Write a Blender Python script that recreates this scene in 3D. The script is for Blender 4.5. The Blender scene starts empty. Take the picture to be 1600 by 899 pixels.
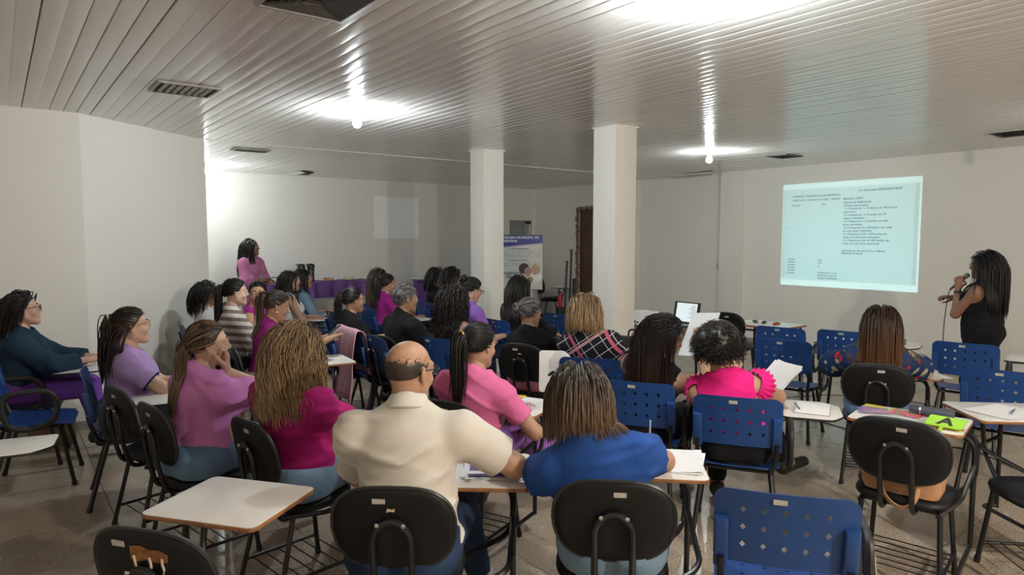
import bpy, bmesh, math, random
import numpy as np
from mathutils import Vector, Matrix, Euler
random.seed(7); np.random.seed(7)
PI = math.pi
scene = bpy.context.scene
col = scene.collection
# ------------------------------------------------------------------ camera
FPX, CH, YAW = 1043.0, 1.70, -math.radians(37.65)
PITCH = math.atan(78 / FPX)
cam_d = bpy.data.cameras.new('camera'); cam = bpy.data.objects.new('camera', cam_d); col.objects.link(cam)
cam_d.sensor_width = 36.0; cam_d.lens = 36.0 * FPX / 1600.0; cam_d.clip_start = 0.05
cam.location = (0, 0, CH); cam.rotation_euler = (PI / 2 - PITCH, 0, YAW)
scene.camera = cam
# ------------------------------------------------------------------ world, exposure, light levels
w = bpy.data.worlds.new('world'); scene.world = w; w.use_nodes = True
w.node_tree.nodes['Background'].inputs[0].default_value = (0.55, 0.6, 0.7, 1)
w.node_tree.nodes['Background'].inputs[1].default_value = 0.02
vs = scene.view_settings
vs.view_transform = 'Standard'; vs.look = 'None'; vs.gamma = 1.0; vs.use_curve_mapping = False
vs.exposure = 0.36
BULB_STRENGTH = 950.0      # emission of the ceiling bulbs
COOL, WARM = (0.88, 0.975, 1.0), (1.0, 0.89, 0.75)
PROJECTOR_WATTS = 400.0
# ------------------------------------------------------------------ pixel helpers (only used to measure places off the photograph)
_R = np.array([math.cos(YAW), math.sin(YAW), 0]); _Fh = np.array([-math.sin(YAW), math.cos(YAW), 0])
_F = _Fh * math.cos(PITCH) - np.array([0, 0, math.sin(PITCH)]); _U = _Fh * math.sin(PITCH) + np.array([0, 0, math.cos(PITCH)])
def ray(x, y): return _F + (x - 800) / FPX * _R - (y - 449.5) / FPX * _U
def ah(x, y, h):
    d = ray(x, y); return Vector((np.array([0, 0, CH]) + d * (h - CH) / d[2]).tolist())
def ad(x, y, dep):
    d = ray(x, y); return Vector((np.array([0, 0, CH]) + d * dep / (d @ _Fh)).tolist())
# ------------------------------------------------------------------ materials
MATS = {}
def nd(nt, t, **kw):
    n = nt.nodes.new(t)
    for k, v in kw.items(): setattr(n, k, v)
    return n
def mat(name, colr, rough=0.5, var=0.0, vscale=8.0, bump=0.0, bscale=60.0, metal=0.0, spec=0.5, col2=None, coat=0.0, sheen=0.0, coords='Object', stretch=None):
    if name in MATS: return MATS[name]
    m = bpy.data.materials.new(name); m.use_nodes = True; nt = m.node_tree
    b = nt.nodes['Principled BSDF']
    b.inputs['Base Color'].default_value = (*colr, 1); b.inputs['Roughness'].default_value = rough
    b.inputs['Metallic'].default_value = metal; b.inputs['Specular IOR Level'].default_value = spec
    b.inputs['Coat Weight'].default_value = coat; b.inputs['Sheen Weight'].default_value = sheen
    tc = nd(nt, 'ShaderNodeTexCoord'); src = tc.outputs[coords]
    if stretch:
        mp = nd(nt, 'ShaderNodeMapping'); mp.inputs['Scale'].default_value = stretch
        nt.links.new(src, mp.inputs[0]); src = mp.outputs[0]
    if var or col2:
        n = nd(nt, 'ShaderNodeTexNoise'); n.inputs['Scale'].default_value = vscale; n.inputs['Detail'].default_value = 5
        nt.links.new(src, n.inputs['Vector'])
        c2 = col2 or tuple(max(0, c * (1 - var)) for c in colr)
        r = nd(nt, 'ShaderNodeValToRGB'); r.color_ramp.elements[0].color = (*c2, 1); r.color_ramp.elements[1].color = (*colr, 1)
        r.color_ramp.elements[0].position = 0.35; r.color_ramp.elements[1].position = 0.65
        nt.links.new(n.outputs[0], r.inputs[0]); nt.links.new(r.outputs[0], b.inputs['Base Color'])
    if bump:
        n2 = nd(nt, 'ShaderNodeTexNoise'); n2.inputs['Scale'].default_value = bscale; n2.inputs['Detail'].default_value = 3
        nt.links.new(src, n2.inputs['Vector'])
        bp = nd(nt, 'ShaderNodeBump'); bp.inputs['Strength'].default_value = bump; bp.inputs['Distance'].default_value = 0.01
        nt.links.new(n2.outputs[0], bp.inputs['Height']); nt.links.new(bp.outputs[0], b.inputs['Normal'])
    MATS[name] = m
    return m
def emis(name, colr, s):
    if name in MATS: return MATS[name]
    m = bpy.data.materials.new(name); m.use_nodes = True; nt = m.node_tree; nt.nodes.clear()
    e = nd(nt, 'ShaderNodeEmission'); e.inputs[0].default_value = (*colr, 1); e.inputs[1].default_value = s
    o = nd(nt, 'ShaderNodeOutputMaterial'); nt.links.new(e.outputs[0], o.inputs[0]); MATS[name] = m
    return m
def transp(name, colr):
    m = bpy.data.materials.new(name); m.use_nodes = True; nt = m.node_tree; nt.nodes.clear()
    e = nd(nt, 'ShaderNodeBsdfTransparent'); e.inputs[0].default_value = (*colr, 1)
    o = nd(nt, 'ShaderNodeOutputMaterial'); nt.links.new(e.outputs[0], o.inputs[0]); return m
def film(name, colr, alpha, rough=0.12):
    m = mat(name, colr, rough); m.node_tree.nodes['Principled BSDF'].inputs['Alpha'].default_value = alpha; return m
def cloth(name, colr, var=0.14): return mat('cloth_' + name, colr, 0.9, var, 5, 0.22, 260, spec=0.2, sheen=0.02)
M_WALL = mat('wall_paint', (0.755, 0.735, 0.685), 0.6, 0.05, 1.3, 0.03, 90, coords='Generated')
M_PVC = mat('pvc_panel', (0.80, 0.77, 0.735), 0.14, 0.08, 2.0, 0.025, 14, spec=0.6, stretch=(1, .25, 1))
M_GROOVE = mat('pvc_groove', (0.28, 0.24, 0.20), 0.6, 0.3, 3)
M_BLACKMETAL = mat('black_enamel', (0.008, 0.008, 0.010), 0.32, 0.2, 20)
M_VINYL = mat('black_vinyl', (0.007, 0.007, 0.008), 0.5, 0.25, 12, 0.08, 300, spec=0.28)
M_BLUE = mat('blue_plastic', (0.010, 0.056, 0.22), 0.42, 0.18, 5, 0.03, 200)
M_BLKPLASTIC = mat('black_plastic', (0.016, 0.016, 0.018), 0.42, 0.2, 10, 0.05, 150)
M_LAM = mat('white_laminate', (0.80, 0.775, 0.745), 0.35, 0.08, 6)
M_WOOD = mat('wood_edge', (0.36, 0.16, 0.06), 0.5, 0.45, 14, 0.1, 40)
M_WHITEP = mat('white_plastic', (0.78, 0.78, 0.77), 0.4)
M_PAPER = mat('paper', (0.82, 0.82, 0.83), 0.8, 0.03, 9)
M_TAG = mat('asset_tag', (0.55, 0.53, 0.48), 0.4, 0.3, 150)
M_STEEL = mat('steel', (0.6, 0.6, 0.6), 0.25, metal=1.0)
M_INK = mat('ink', (0.03, 0.03, 0.035), 0.8)
M_CABLE = mat('cable_rubber', (0.015, 0.015, 0.015), 0.5)
# ------------------------------------------------------------------ mesh builder
class MB:
    def __init__(s): s.v, s.f, s.mi, s.c = [], [], [], 0
    def add(s, vs, fs, m=0):
        o = len(s.v); s.v += [tuple(v) for v in vs]; s.f += [tuple(o + i for i in f) for f in fs]; s.mi += [m] * len(fs); return s
    def box(s, lo, hi, m=0, M=None):
        x0, y0, z0 = lo; x1, y1, z1 = hi
        v = [Vector(p) for p in ((x0,y0,z0),(x1,y0,z0),(x1,y1,z0),(x0,y1,z0),(x0,y0,z1),(x1,y0,z1),(x1,y1,z1),(x0,y1,z1))]
        if M: v = [M @ p for p in v]
        return s.add(v, [(0,3,2,1),(4,5,6,7),(0,1,5,4),(1,2,6,5),(2,3,7,6),(3,0,4,7)], m)
    def rbox(s, lo, hi, r=0.005, m=0, M=None):       # box with chamfered vertical edges and top/bottom rim
        x0, y0, z0 = lo; x1, y1, z1 = hi
        return s.slab(round_rect(x0, y0, x1, y1, min(r * 1.5, (x1-x0)*.45, (y1-y0)*.45), 3), z0, z1, min(r, (z1-z0)*.4), m, M)
    def slab(s, poly, z0, z1, r=0.0, m=0, M=None):   # polygon extruded in z with a rounded rim
        n = len(poly); cx = sum(p[0] for p in poly)/n; cy = sum(p[1] for p in poly)/n
        def inset(d):
            out = []
            for i in range(n):
                a, b, c = Vector(poly[i-1]), Vector(poly[i]), Vector(poly[(i+1) % n])
                e1, e2 = (b-a), (c-b)
                n1 = Vector((-e1.y, e1.x)).normalized() if e1.length > 1e-9 else Vector((0,0)); n2 = Vector((-e2.y, e2.x)).normalized() if e2.length > 1e-9 else n1
                q = n1 + n2; q = q / max(q.length_squared / 2, .3) if q.length > 1e-9 else n1
                out.append((b.x + q.x*d, b.y + q.y*d))
            return out
        if r > 0: rings = [(inset(r), z0), (inset(r*.29), z0+r*.29), (poly, z0+r), (poly, z1-r), (inset(r*.29), z1-r*.29), (inset(r), z1)]
        else: rings = [(poly, z0), (poly, z1)]
        vs, fs = [], []
        for P, z in rings: vs += [Vector((p[0], p[1], z)) for p in P]
        for k in range(len(rings)-1):
            for i in range(n): j = (i+1) % n; fs.append((k*n+i, k*n+j, (k+1)*n+j, (k+1)*n+i))
        fs.append(tuple(range(n))[::-1]); fs.append(tuple((len(rings)-1)*n+i for i in range(n)))
        if M: vs = [M @ v for v in vs]
        return s.add(vs, fs, m)
    def tube(s, pts, r, n=8, m=0, closed=False, flat=1.0, caps=True):
        pts = [Vector(p) for p in pts]; N = len(pts); rr = r if isinstance(r, (list, tuple)) else [r]*N
        vs, fs = [], []; up = None
        for i in range(N):
            a = pts[i-1] if (i > 0 or closed) else pts[i]; b = pts[(i+1) % N] if (i < N-1 or closed) else pts[i]
            t = (b-a).normalized()
            if up is None: up = t.orthogonal().normalized() if abs(t.z) > .9 else Vector((0,0,1))
            u = (up - t*up.dot(t))
            u = u.normalized() if u.length > 1e-6 else t.orthogonal().normalized()
            v = t.cross(u); up = u
            for k in range(n):
                an = 2*PI*k/n; vs.append(pts[i] + (u*math.cos(an) + v*math.sin(an)*flat)*rr[i])
        for i in range(N if closed else N-1):
            for k in range(n):
                j = (i+1) % N; fs.append((i*n+k, i*n+(k+1)%n, j*n+(k+1)%n, j*n+k))
        if caps and not closed: fs.append(tuple(range(n))[::-1]); fs.append(tuple((N-1)*n+k for k in range(n)))
        return s.add(vs, fs, m)
    def lathe(s, prof, n=20, m=0, M=None):
        vs, fs = [], []
        for r, z in prof:
            for k in range(n): vs.append(Vector((r*math.cos(2*PI*k/n), r*math.sin(2*PI*k/n), z)))
        for i in range(len(prof)-1):
            for k in range(n): fs.append((i*n+k, i*n+(k+1)%n, (i+1)*n+(k+1)%n, (i+1)*n+k))
        if prof[0][0] > 1e-6: fs.append(tuple(range(n))[::-1])
        if prof[-1][0] > 1e-6: fs.append(tuple((len(prof)-1)*n+k for k in range(n)))
        if M: vs = [M @ v for v in vs]
        return s.add(vs, fs, m)
    def sphere(s, c, r, m=0, nu=16, nv=10, M=None):
        rx, ry, rz = r if isinstance(r, (tuple, list)) else (r, r, r)
        c = Vector(c); prof = [(math.sin(PI*i/nv), -math.cos(PI*i/nv)) for i in range(nv+1)]
        vs, fs = [], []
        for a, b in prof:
            for k in range(nu): vs.append(c + Vector((rx*a*math.cos(2*PI*k/nu), ry*a*math.sin(2*PI*k/nu), rz*b)))
        for i in range(nv):
            for k in range(nu): fs.append((i*nu+k, i*nu+(k+1)%nu, (i+1)*nu+(k+1)%nu, (i+1)*nu+k))
        if M: vs = [M @ v for v in vs]
        return s.add(vs, fs, m)
    def mesh(s, name, mats, smooth=True):
        me = bpy.data.meshes.new(name); me.from_pydata(s.v, [], s.f)
        for m in (mats if isinstance(mats, (list, tuple)) else [mats]): me.materials.append(m)
        me.polygons.foreach_set('material_index', s.mi)
        if smooth:
            me.polygons.foreach_set('use_smooth', [True]*len(s.f))
            me.set_sharp_from_angle(angle=math.radians(40))
        me.update(); return me
    def build(s, name, mats, parent=None, smooth=True, **kw): return link(name, s.mesh(name, mats, smooth), parent, **kw)
def link(name, me, parent=None, loc=None, rot=None):
    o = bpy.data.objects.new(name, me); col.objects.link(o)
    if parent: o.parent = parent
    if loc is not None: o.location = loc
    if rot is not None: o.rotation_euler = rot
    return o
def empty(name, loc=(0,0,0), rz=0):
    o = link(name, None, None, loc, (0,0,rz)); o.empty_display_size = 0.1; return o
def tag(o, label, cat, group=None, kind=None):
    o['label'] = label; o['category'] = cat
    if group: o['group'] = group
    if kind: o['kind'] = kind
    return o
def struct(o): o['kind'] = 'structure'; return o
def copy_tree(o, parent=None):
    c = o.copy(); col.objects.link(c); c.parent = parent
    for ch in list(o.children): copy_tree(ch, c)
    return c
def round_rect(x0, y0, x1, y1, r, n=4):
    out = []
    for cx, cy, a0 in ((x1-r, y0+r, -PI/2), (x1-r, y1-r, 0), (x0+r, y1-r, PI/2), (x0+r, y0+r, PI)):
        for k in range(n+1): a = a0 + PI/2*k/n; out.append((cx + r*math.cos(a), cy + r*math.sin(a)))
    return out
def round_poly(pts, r, n=4):                          # CCW polygon with rounded corners
    out = []; N = len(pts)
    for i in range(N):
        a, b, c = Vector(pts[i-1]), Vector(pts[i]), Vector(pts[(i+1) % N])
        d1 = min(r, (a-b).length*.45); d2 = min(r, (c-b).length*.45)
        p, q = b + (a-b).normalized()*d1, b + (c-b).normalized()*d2
        for k in range(n+1):
            t = k/n; out.append(tuple((1-t)**2*p + 2*t*(1-t)*b + t*t*q))
    return out
def smooth_path(pts, n=6):                            # Catmull-Rom through the points
    P = [Vector(p) for p in pts]; out = []
    for i in range(len(P)-1):
        p0 = P[i-1] if i else P[0]*2-P[1]; p1, p2 = P[i], P[i+1]; p3 = P[i+2] if i+2 < len(P) else P[-1]*2-P[-2]
        for k in range(n):
            t = k/n; out.append(.5*((2*p1) + (p2-p0)*t + (2*p0-5*p1+4*p2-p3)*t*t + (3*p1-p0-3*p2+p3)*t**3))
    return out + [P[-1]]
def bend_path(pts, r=0.05, n=5):                      # polyline with rounded bends
    P = [Vector(p) for p in pts]; out = [P[0]]
    for i in range(1, len(P)-1):
        a, b, c = P[i-1], P[i], P[i+1]
        d = min(r, (a-b).length*.48, (c-b).length*.48)
        p, q = b + (a-b).normalized()*d, b + (c-b).normalized()*d
        out += [(1-t)**2*p + 2*t*(1-t)*b + t*t*q for t in [k/n for k in range(n+1)]]
    return out + [P[-1]]
def text_mesh(body, size, align='LEFT', depth=0.0, bold=0.0, spacing=1.0):
    cu = bpy.data.curves.new('lettering', 'FONT'); cu.body = body; cu.size = size; cu.align_x = align; cu.align_y = 'CENTER'
    cu.extrude = depth; cu.offset = bold; cu.space_character = spacing; cu.resolution_u = 2
    o = bpy.data.objects.new('lettering', cu); col.objects.link(o); bpy.context.view_layer.update()
    me = bpy.data.meshes.new_from_object(o.evaluated_get(bpy.context.evaluated_depsgraph_get()))
    bpy.data.objects.remove(o); bpy.data.curves.remove(cu); me.name = 'lettering'
    return me
def text(body, size, m, parent, M, name='lettering', **kw):  # M: matrix from text plane (x right, y up, z out)
    k = 1.0 if size > .015 else .05/size      # tiny lettering is filled at a workable size, then scaled down
    if 'bold' in kw: kw['bold'] *= k
    me = text_mesh(body, size*k, **kw); me.transform(Matrix.Scale(1/k, 4)); me.materials.clear(); me.materials.append(m)
    me.transform(M); return link(name, me, parent)
def frame(o, x, y): # 4x4 from origin and two axes
    x, y = Vector(x).normalized(), Vector(y).normalized(); z = x.cross(y)
    return Matrix(((x.x, y.x, z.x, o[0]), (x.y, y.y, z.y, o[1]), (x.z, y.z, z.z, o[2]), (0,0,0,1)))
# ================================================================== THE ROOM
H = 2.78; XR = 9.65; YB = 11.65; XL = -2.6; YF = -4.2
fm = bpy.data.materials.new('granite_tile'); fm.use_nodes = True; nt = fm.node_tree; b = nt.nodes['Principled BSDF']
tc = nd(nt, 'ShaderNodeTexCoord'); geo = nd(nt, 'ShaderNodeNewGeometry')
n1 = nd(nt, 'ShaderNodeTexNoise'); n1.inputs['Scale'].default_value = 95; n1.inputs['Detail'].default_value = 3
n2 = nd(nt, 'ShaderNodeTexNoise'); n2.inputs['Scale'].default_value = 1.6; n2.inputs['Detail'].default_value = 6
oi = nd(nt, 'ShaderNodeObjectInfo')
nt.links.new(geo.outputs['Position'], n1.inputs['Vector']); nt.links.new(geo.outputs['Position'], n2.inputs['Vector'])
r1 = nd(nt, 'ShaderNodeValToRGB'); e = r1.color_ramp.elements; e[0].position = .33; e[1].position = .66
e[0].color = (0.26, 0.20, 0.148, 1); e[1].color = (0.58, 0.49, 0.385, 1)
nt.links.new(n1.outputs[0], r1.inputs[0])
r2 = nd(nt, 'ShaderNodeValToRGB'); e = r2.color_ramp.elements; e[0].position = .3; e[1].position = .7
e[0].color = (0.80, 0.78, 0.76, 1); e[1].color = (1, 1, 1, 1); nt.links.new(n2.outputs[0], r2.inputs[0])
mx = nd(nt, 'ShaderNodeMix', data_type='RGBA', blend_type='MULTIPLY'); mx.inputs['Factor'].default_value = 1
nt.links.new(r1.outputs[0], mx.inputs['A']); nt.links.new(r2.outputs[0], mx.inputs['B']); nt.links.new(mx.outputs['Result'], b.inputs['Base Color'])
mr = nd(nt, 'ShaderNodeMapRange'); mr.inputs['To Min'].default_value = .18; mr.inputs['To Max'].default_value = .36
nt.links.new(n2.outputs[0], mr.inputs['Value']); nt.links.new(mr.outputs[0], b.inputs['Roughness'])
M_FLOOR = fm
M_GROUT = mat('floor_grout', (0.12, 0.10, 0.085), 0.8, 0.3, 6)
floor = struct(MB().box((XL, YF, -0.12), (XR + .2, YB + .2, -0.004)).build('floor', M_GROUT, smooth=False))
TP = 0.82
tile_me = MB().slab(round_rect(-TP/2+.002, -TP/2+.002, TP/2-.002, TP/2-.002, .002, 1), -0.012, 0, .0012).mesh('floor_tile', M_FLOOR, False)
for i in range(-4, 12):
    for j in range(-11, 9):
        x, y = 0.5 + TP*(i+.5), 4.65 + TP*(j+.5)
        if x - TP/2 < XL or x + TP/2 > XR + .2 or y + TP/2 > YB + .25 or y - TP/2 < YF: continue
        if (x < -1.5 and y < 2) or y < -1.2: continue
        link('floor_tile', tile_me, floor, (x, y, random.uniform(-.0006, .0006)))
big = MB().box((XL, YF, -0.004), (XR, -0.9, -0.0005)); big.box((XL, -0.9, -0.004), (-1.2, 3, -0.0005))
big.build('floor_tile_field', M_FLOOR, floor, smooth=False)
# ceiling of glossy plastic boards, running along the projector wall
ceiling = struct(MB().box((XL, YF, H + .012), (XR + .2, YB + .2, H + .1)).build('ceiling', M_GROOVE, smooth=False))
PW = 0.0975
def board(y0, y1):
    m = MB(); h = PW/2
    prof = [(-h+.0005, .012), (-h+.002, .004), (-h+.006, .0005), (-h+.012, 0), (0, -.0004), (h-.008, 0), (h-.003, .0008), (h-.0015, .006), (h-.0015, .012)]
    nseg = max(2, int((y1-y0)/.8)); vs, fs = [], []
    for k in range(nseg+1):
        y = y0 + (y1-y0)*k/nseg
        dz = .0022*math.sin(k*2.1+1) if 0 < k < nseg else 0
        for x, z in prof: vs.append((x, y, H + z + (dz if z < .005 else 0)))
    n = len(prof)
    for k in range(nseg):
        for i in range(n-1): fs.append((k*n+i, (k+1)*n+i, (k+1)*n+i+1, k*n+i+1))
    return m.add(vs, fs).mesh('ceiling_board', M_PVC)
bm1, bm2 = board(YF, 7.98), board(8.0, YB)
nb = int((XR - XL) / PW)
for i in range(nb):
    x = 0.12 + PW*(i - 27) + PW/2
    if x > XR - .02: break
    for q, me in enumerate((bm1, bm2)):
        o = link('ceiling_board', me, ceiling, (x, 0, 0)); o.rotation_euler = (0, random.uniform(-.0022, .0022), 0)
        o.location.z = random.uniform(-.0008, .0008) + x*math.sin(o.rotation_euler[1])*0
struct(MB().box((XL, 7.975, H - .006), (XR, 8.012, H + .008)).build('trim_1', M_PVC, smooth=False))
# walls
def wall(name, lo, hi): return struct(MB().box(lo, hi).build(name, M_WALL, smooth=False))
wr = MB()      # projector wall with the door recess left open at the far end
wr.box((XR, YF, 0), (XR + .2, 9.72, H + .02)); wr.box((XR, 10.28, 0), (XR + .2, YB + .2, H + .02)); wr.box((XR, 9.72, 2.3), (XR + .2, 10.28, H + .02))
wr.box((XR + .16, 9.72, 0), (XR + .2, 10.28, 2.3))
struct(wr.build('wall_right', M_WALL, smooth=False))
DX0, DX1 = 8.92, 9.55
wb = MB(); wb.box((1.7, YB, 0), (DX0, YB + .2, H + .02)); wb.box((DX1, YB, 0), (XR + .2, YB + .2, H + .02)); wb.box((DX0, YB, 2.08), (DX1, YB + .2, H + .02))
struct(wb.build('wall_back', M_WALL, smooth=False))
struct(MB().slab([(XL, 6.95), (0.62, 6.95), (1.88, 8.02), (1.88, YB + .2), (XL, YB + .2)], 0, H + .02).build('wall_left', M_WALL, smooth=False))
wall('wall_side', (XL - .2, YF, 0), (XL, 7.2, H + .1)); wall('wall_front', (XL - .2, YF - .2, 0), (XR + .2, YF, H + .1))
# shallow pilasters and the recessed bay of the projector wall
struct(MB().box((XR - .10, 6.33, 0), (XR + .01, 6.72, H + .01)).build('wall_pilaster', M_WALL, smooth=False))
struct(MB().box((XR - .14, 8.52, 0), (XR + .01, 8.72, H + .01)).build('wall_pilaster', M_WALL, smooth=False))
M_BASE = mat('baseboard_stone', (0.30, 0.28, 0.25), 0.4, 0.3, 30)
for nm, lo, hi in (('baseboard_right', (XR - .012, YF + .0, 0), (XR, 6.33, .075)), ('baseboard_right', (XR - .012, 6.72, 0), (XR, 8.52, .075)),
                   ('baseboard_back', (1.88, YB - .012, 0), (8.9, YB, .075)), ('baseboard_left', (XL, 6.938, 0), (0.62, 6.95, .075))):
    struct(MB().box(lo, hi).build(nm, M_BASE, smooth=False))
db = MB(); dv = Vector((1.26, 1.07, 0)).normalized()
db.box((0, -.012, 0), (1.653, 0, .075)); o = struct(db.build('baseboard_left', M_BASE, smooth=False)); o.location = (0.62, 6.95, 0); o.rotation_euler = (0, 0, math.atan2(dv.y, dv.x))
# square columns
for (x, y) in ((4.72, 4.50), (4.74, 6.70)):
    c = MB(); c.slab(round_rect(x, y, x + .30, y + .30, .008, 2), 0, H - .002); o = struct(c.build('column', M_WALL))
    j = MB(); j.box((x - .012, y - .012, H - .012), (x + .312, y + .312, H - .001)); j.build('ceiling_collar', M_PVC, o, smooth=False)
# white painted rectangle left on the back wall
MB().box((5.69, YB - .008, 1.68), (6.64, YB - .0005, 2.48)).build('white_panel', mat('fresh_white', (0.90, 0.90, 0.87), 0.55, 0.03, 3), smooth=False)
tag(bpy.data.objects['white_panel'], 'flat white rectangle on the far wall above the seated audience', 'panel')
# doorway at the far end: tiled lobby behind a glass door
M_WTILE = mat('lobby_tile', (0.33, 0.35, 0.38), 0.3, 0.08, 4)
lob = struct(MB().box((DX0 - .3, YB + .9, 0), (DX1 + .5, YB + .95, 2.6)).build('wall_lobby', mat('lobby_grout', (0.08, 0.08, 0.09), 0.8), smooth=False))
lt = MB().rbox((-.098, -.012, -.098), (.098, 0, .098), .003).mesh('wall_tile', M_WTILE)
for i in range(7):
    for k in range(12): link('wall_tile', lt, lob, (DX0 - .2 + .2*i, YB + .9, .1 + .2*k))
struct(MB().box((DX0 - .3, YB + .2, 2.5), (DX1 + .5, YB + .95, 2.6)).build('ceiling_lobby', M_WALL, smooth=False))
struct(MB().box((DX0 - .35, YB + .2, 0), (DX0 - .3, YB + .95, 2.6)).box((DX1 + .5, YB + .2, 0), (DX1 + .55, YB + .95, 2.6)).build('wall_lobby_side', M_WALL, smooth=False))
struct(MB().box((DX0 - .3, YB + .2, -.1), (DX1 + .5, YB + .95, 0)).build('floor_lobby', M_FLOOR, smooth=False))
d1 = struct(MB().box((DX0 + .01, YB + .02, .01), (DX1 - .06, YB + .03, 2.07)).build('door_1', film('door_glass', (0.75, 0.8, 0.8), 0.18, .05), smooth=False))
MB().rbox((DX1 - .16, YB + .01, 2.0), (DX1 - .02, YB + .045, 2.07), .006).build('hinge', M_BLACKMETAL, d1)
MB().box((DX1 - .06, YB + .02, 0), (DX1 - .035, YB + .04, 2.07)).build('door_stile', M_WHITEP, d1, smooth=False)
# rough broken opening with a brown door leaf at the far end of the projector wall
rng = random.Random(3); m = MB(); M_BRICK = mat('broken_brick', (0.30, 0.20, 0.15), 0.95, 0.5, 40, 0.6, 60)
for k in range(46):
    z = .02 + k*.05
    for y in (9.72, 10.28):
        s_ = rng.uniform(.03, .06); m.sphere((XR + .01, y + rng.uniform(-.02, .02), z), (.03, s_, s_*.8), nu=6, nv=4)
for k in range(12): m.sphere((XR + .01, 9.72 + k*.05, 2.29 + rng.uniform(-.02, .03)), (.03, .05, .04), nu=6, nv=4)
rr = struct(m.build('trim_2', M_BRICK))
d2 = struct(MB().rbox((XR + .06, 9.76, .01), (XR + .10, 10.24, 2.27), .004).build('door_2', mat('brown_wood', (0.14, 0.07, 0.045), 0.6, 0.4, 6, stretch=(1, 8, .4))))
for z0, z1 in ((.15, .75), (.85, 1.45), (1.55, 2.15)): MB().rbox((XR + .05, 9.84, z0), (XR + .062, 10.16, z1), .005).build('door_panel', MATS['brown_wood'], d2)
# air vents in the ceiling
M_VENT = mat('vent_frame', (0.42, 0.40, 0.37), 0.4, 0.2, 8); M_DARK = mat('dark_hollow', (0.02, 0.02, 0.022), 0.8)
def vent(x0, y0, x1, y1, label, n=6, along='x', fm=M_VENT, sm=M_VENT, ang=35):
    t = tag(empty('ceiling_vent', ((x0+x1)/2, (y0+y1)/2, H)), label, 'vent', 'ceiling vents')
    wx, wy = (x1-x0)/2, (y1-y0)/2
    MB().box((-wx+.01, -wy+.01, -.004), (wx-.01, wy-.01, .01)).build('duct_opening', M_DARK, t, smooth=False)
    f = MB(); f.box((-wx, -wy, -.016), (wx, -wy+.022, -.001)).box((-wx, wy-.022, -.016), (wx, wy, -.001)).box((-wx, -wy+.022, -.016), (-wx+.022, wy-.022, -.001)).box((wx-.022, -wy+.022, -.016), (wx, wy-.022, -.001))
    f.build('vent_rim', fm, t, smooth=False)
    for k in range(n):
        u = (k+1)/(n+1)*2-1; M = Matrix.Rotation(math.radians(ang), 4, 'X' if along == 'x' else 'Y')
        if along == 'x': sl = MB().box((-wx+.02, -.012, -.001), (wx-.02, .012, .001), M=M).build('slat', sm, t, smooth=False); sl.location = (0, u*(wy-.02), -.010)
        else: sl = MB().box((-.012, -wy+.02, -.001), (.012, wy-.02, .001), M=M).build('slat', sm, t, smooth=False); sl.location = (u*(wx-.02), 0, -.010)
    return t
vent(.93, 5.17, 1.35, 5.56, 'rectangular ceiling vent with open slats over the left wall', 7, 'y')
M_VD = mat('vent_dark', (0.10, 0.095, 0.09), 0.5)
t = tag(empty('air_diffuser', (1.20, 3.0, H)), 'large square dark air diffuser at the top edge near the camera', 'vent', 'ceiling vents')
for k in range(6):
    a, b_ = .20 - k*.03, .20 - k*.03 - .022; q = MB(); z0 = -.004 - .0*k
    vs = [(-a,-a,-.018),(a,-a,-.018),(a,a,-.018),(-a,a,-.018),(-b_,-b_,.004),(b_,-b_,.004),(b_,b_,.004),(-b_,b_,.004)]
    q.add(vs, [(i, (i+1)%4, 4+(i+1)%4, 4+i) for i in range(4)]); q.build('louvre_ring', M_VD, t, smooth=False)
MB().box((-.19, -.19, .0), (.19, .19, .01)).build('duct_opening', M_DARK, t, smooth=False)
q = MB(); q.box((-.215, .195, -.02), (.215, .215, 0)).box((-.215, -.215, -.02), (.215, -.195, 0)).box((-.215, -.195, -.02), (-.195, .195, 0)).box((.195, -.195, -.02), (.215, .195, 0)); q.build('vent_rim', M_VENT, t, smooth=False)
vent(2.33, 8.45, 2.75, 8.68, 'narrow ceiling vent beyond the panel seam near the far lamp', 4, 'x')
vent(8.1, 4.72, 8.5, 5.02, 'small dark ceiling vent above the projected picture', 5, 'x', M_VD, M_VD)
vent(8.1, 2.15, 8.6, 2.55, 'ceiling vent at the right edge of the picture', 6, 'x', M_VENT, M_VD)
# sagging boards; a near-black slab paints the shade of each gap
for i, (x, y, l, a) in enumerate(((4.05, 11.0, .62, .05), (9.3, 7.05, .8, 0))):
    g = MB().slab([(-.10, -l/2), (.16, -l*.3), (.26, l/2), (.02, l/2)], -.010, .006).build('gap_shade_slab', M_DARK, ceiling, smooth=False); g.location = (x, y, H); g.rotation_euler = (0, 0, a)
    sb = MB().box((-.04, -l/2, -.004), (.04, l/2, 0)).build('sagging_board', M_PVC, ceiling, smooth=False); sb.location = (x - .08, y, H - .025); sb.rotation_euler = (0, math.radians(12), a)
# electric conduit on the projector wall
cd = MB(); cd.tube([(XR - .03, 6.76, 1.24), (XR - .03, 6.76, H - .01)], .014, 10)
cdo = tag(cd.build('conduit_pipe', mat('conduit_grey', (0.42, 0.46, 0.50), 0.4)), 'thin grey vertical conduit on the far right wall left of the pilaster', 'pipe')
MB().rbox((XR - .055, 6.72, 1.18), (XR - .002, 6.80, 1.27), .008).build('junction_box', MATS['conduit_grey'], cdo)
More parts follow.
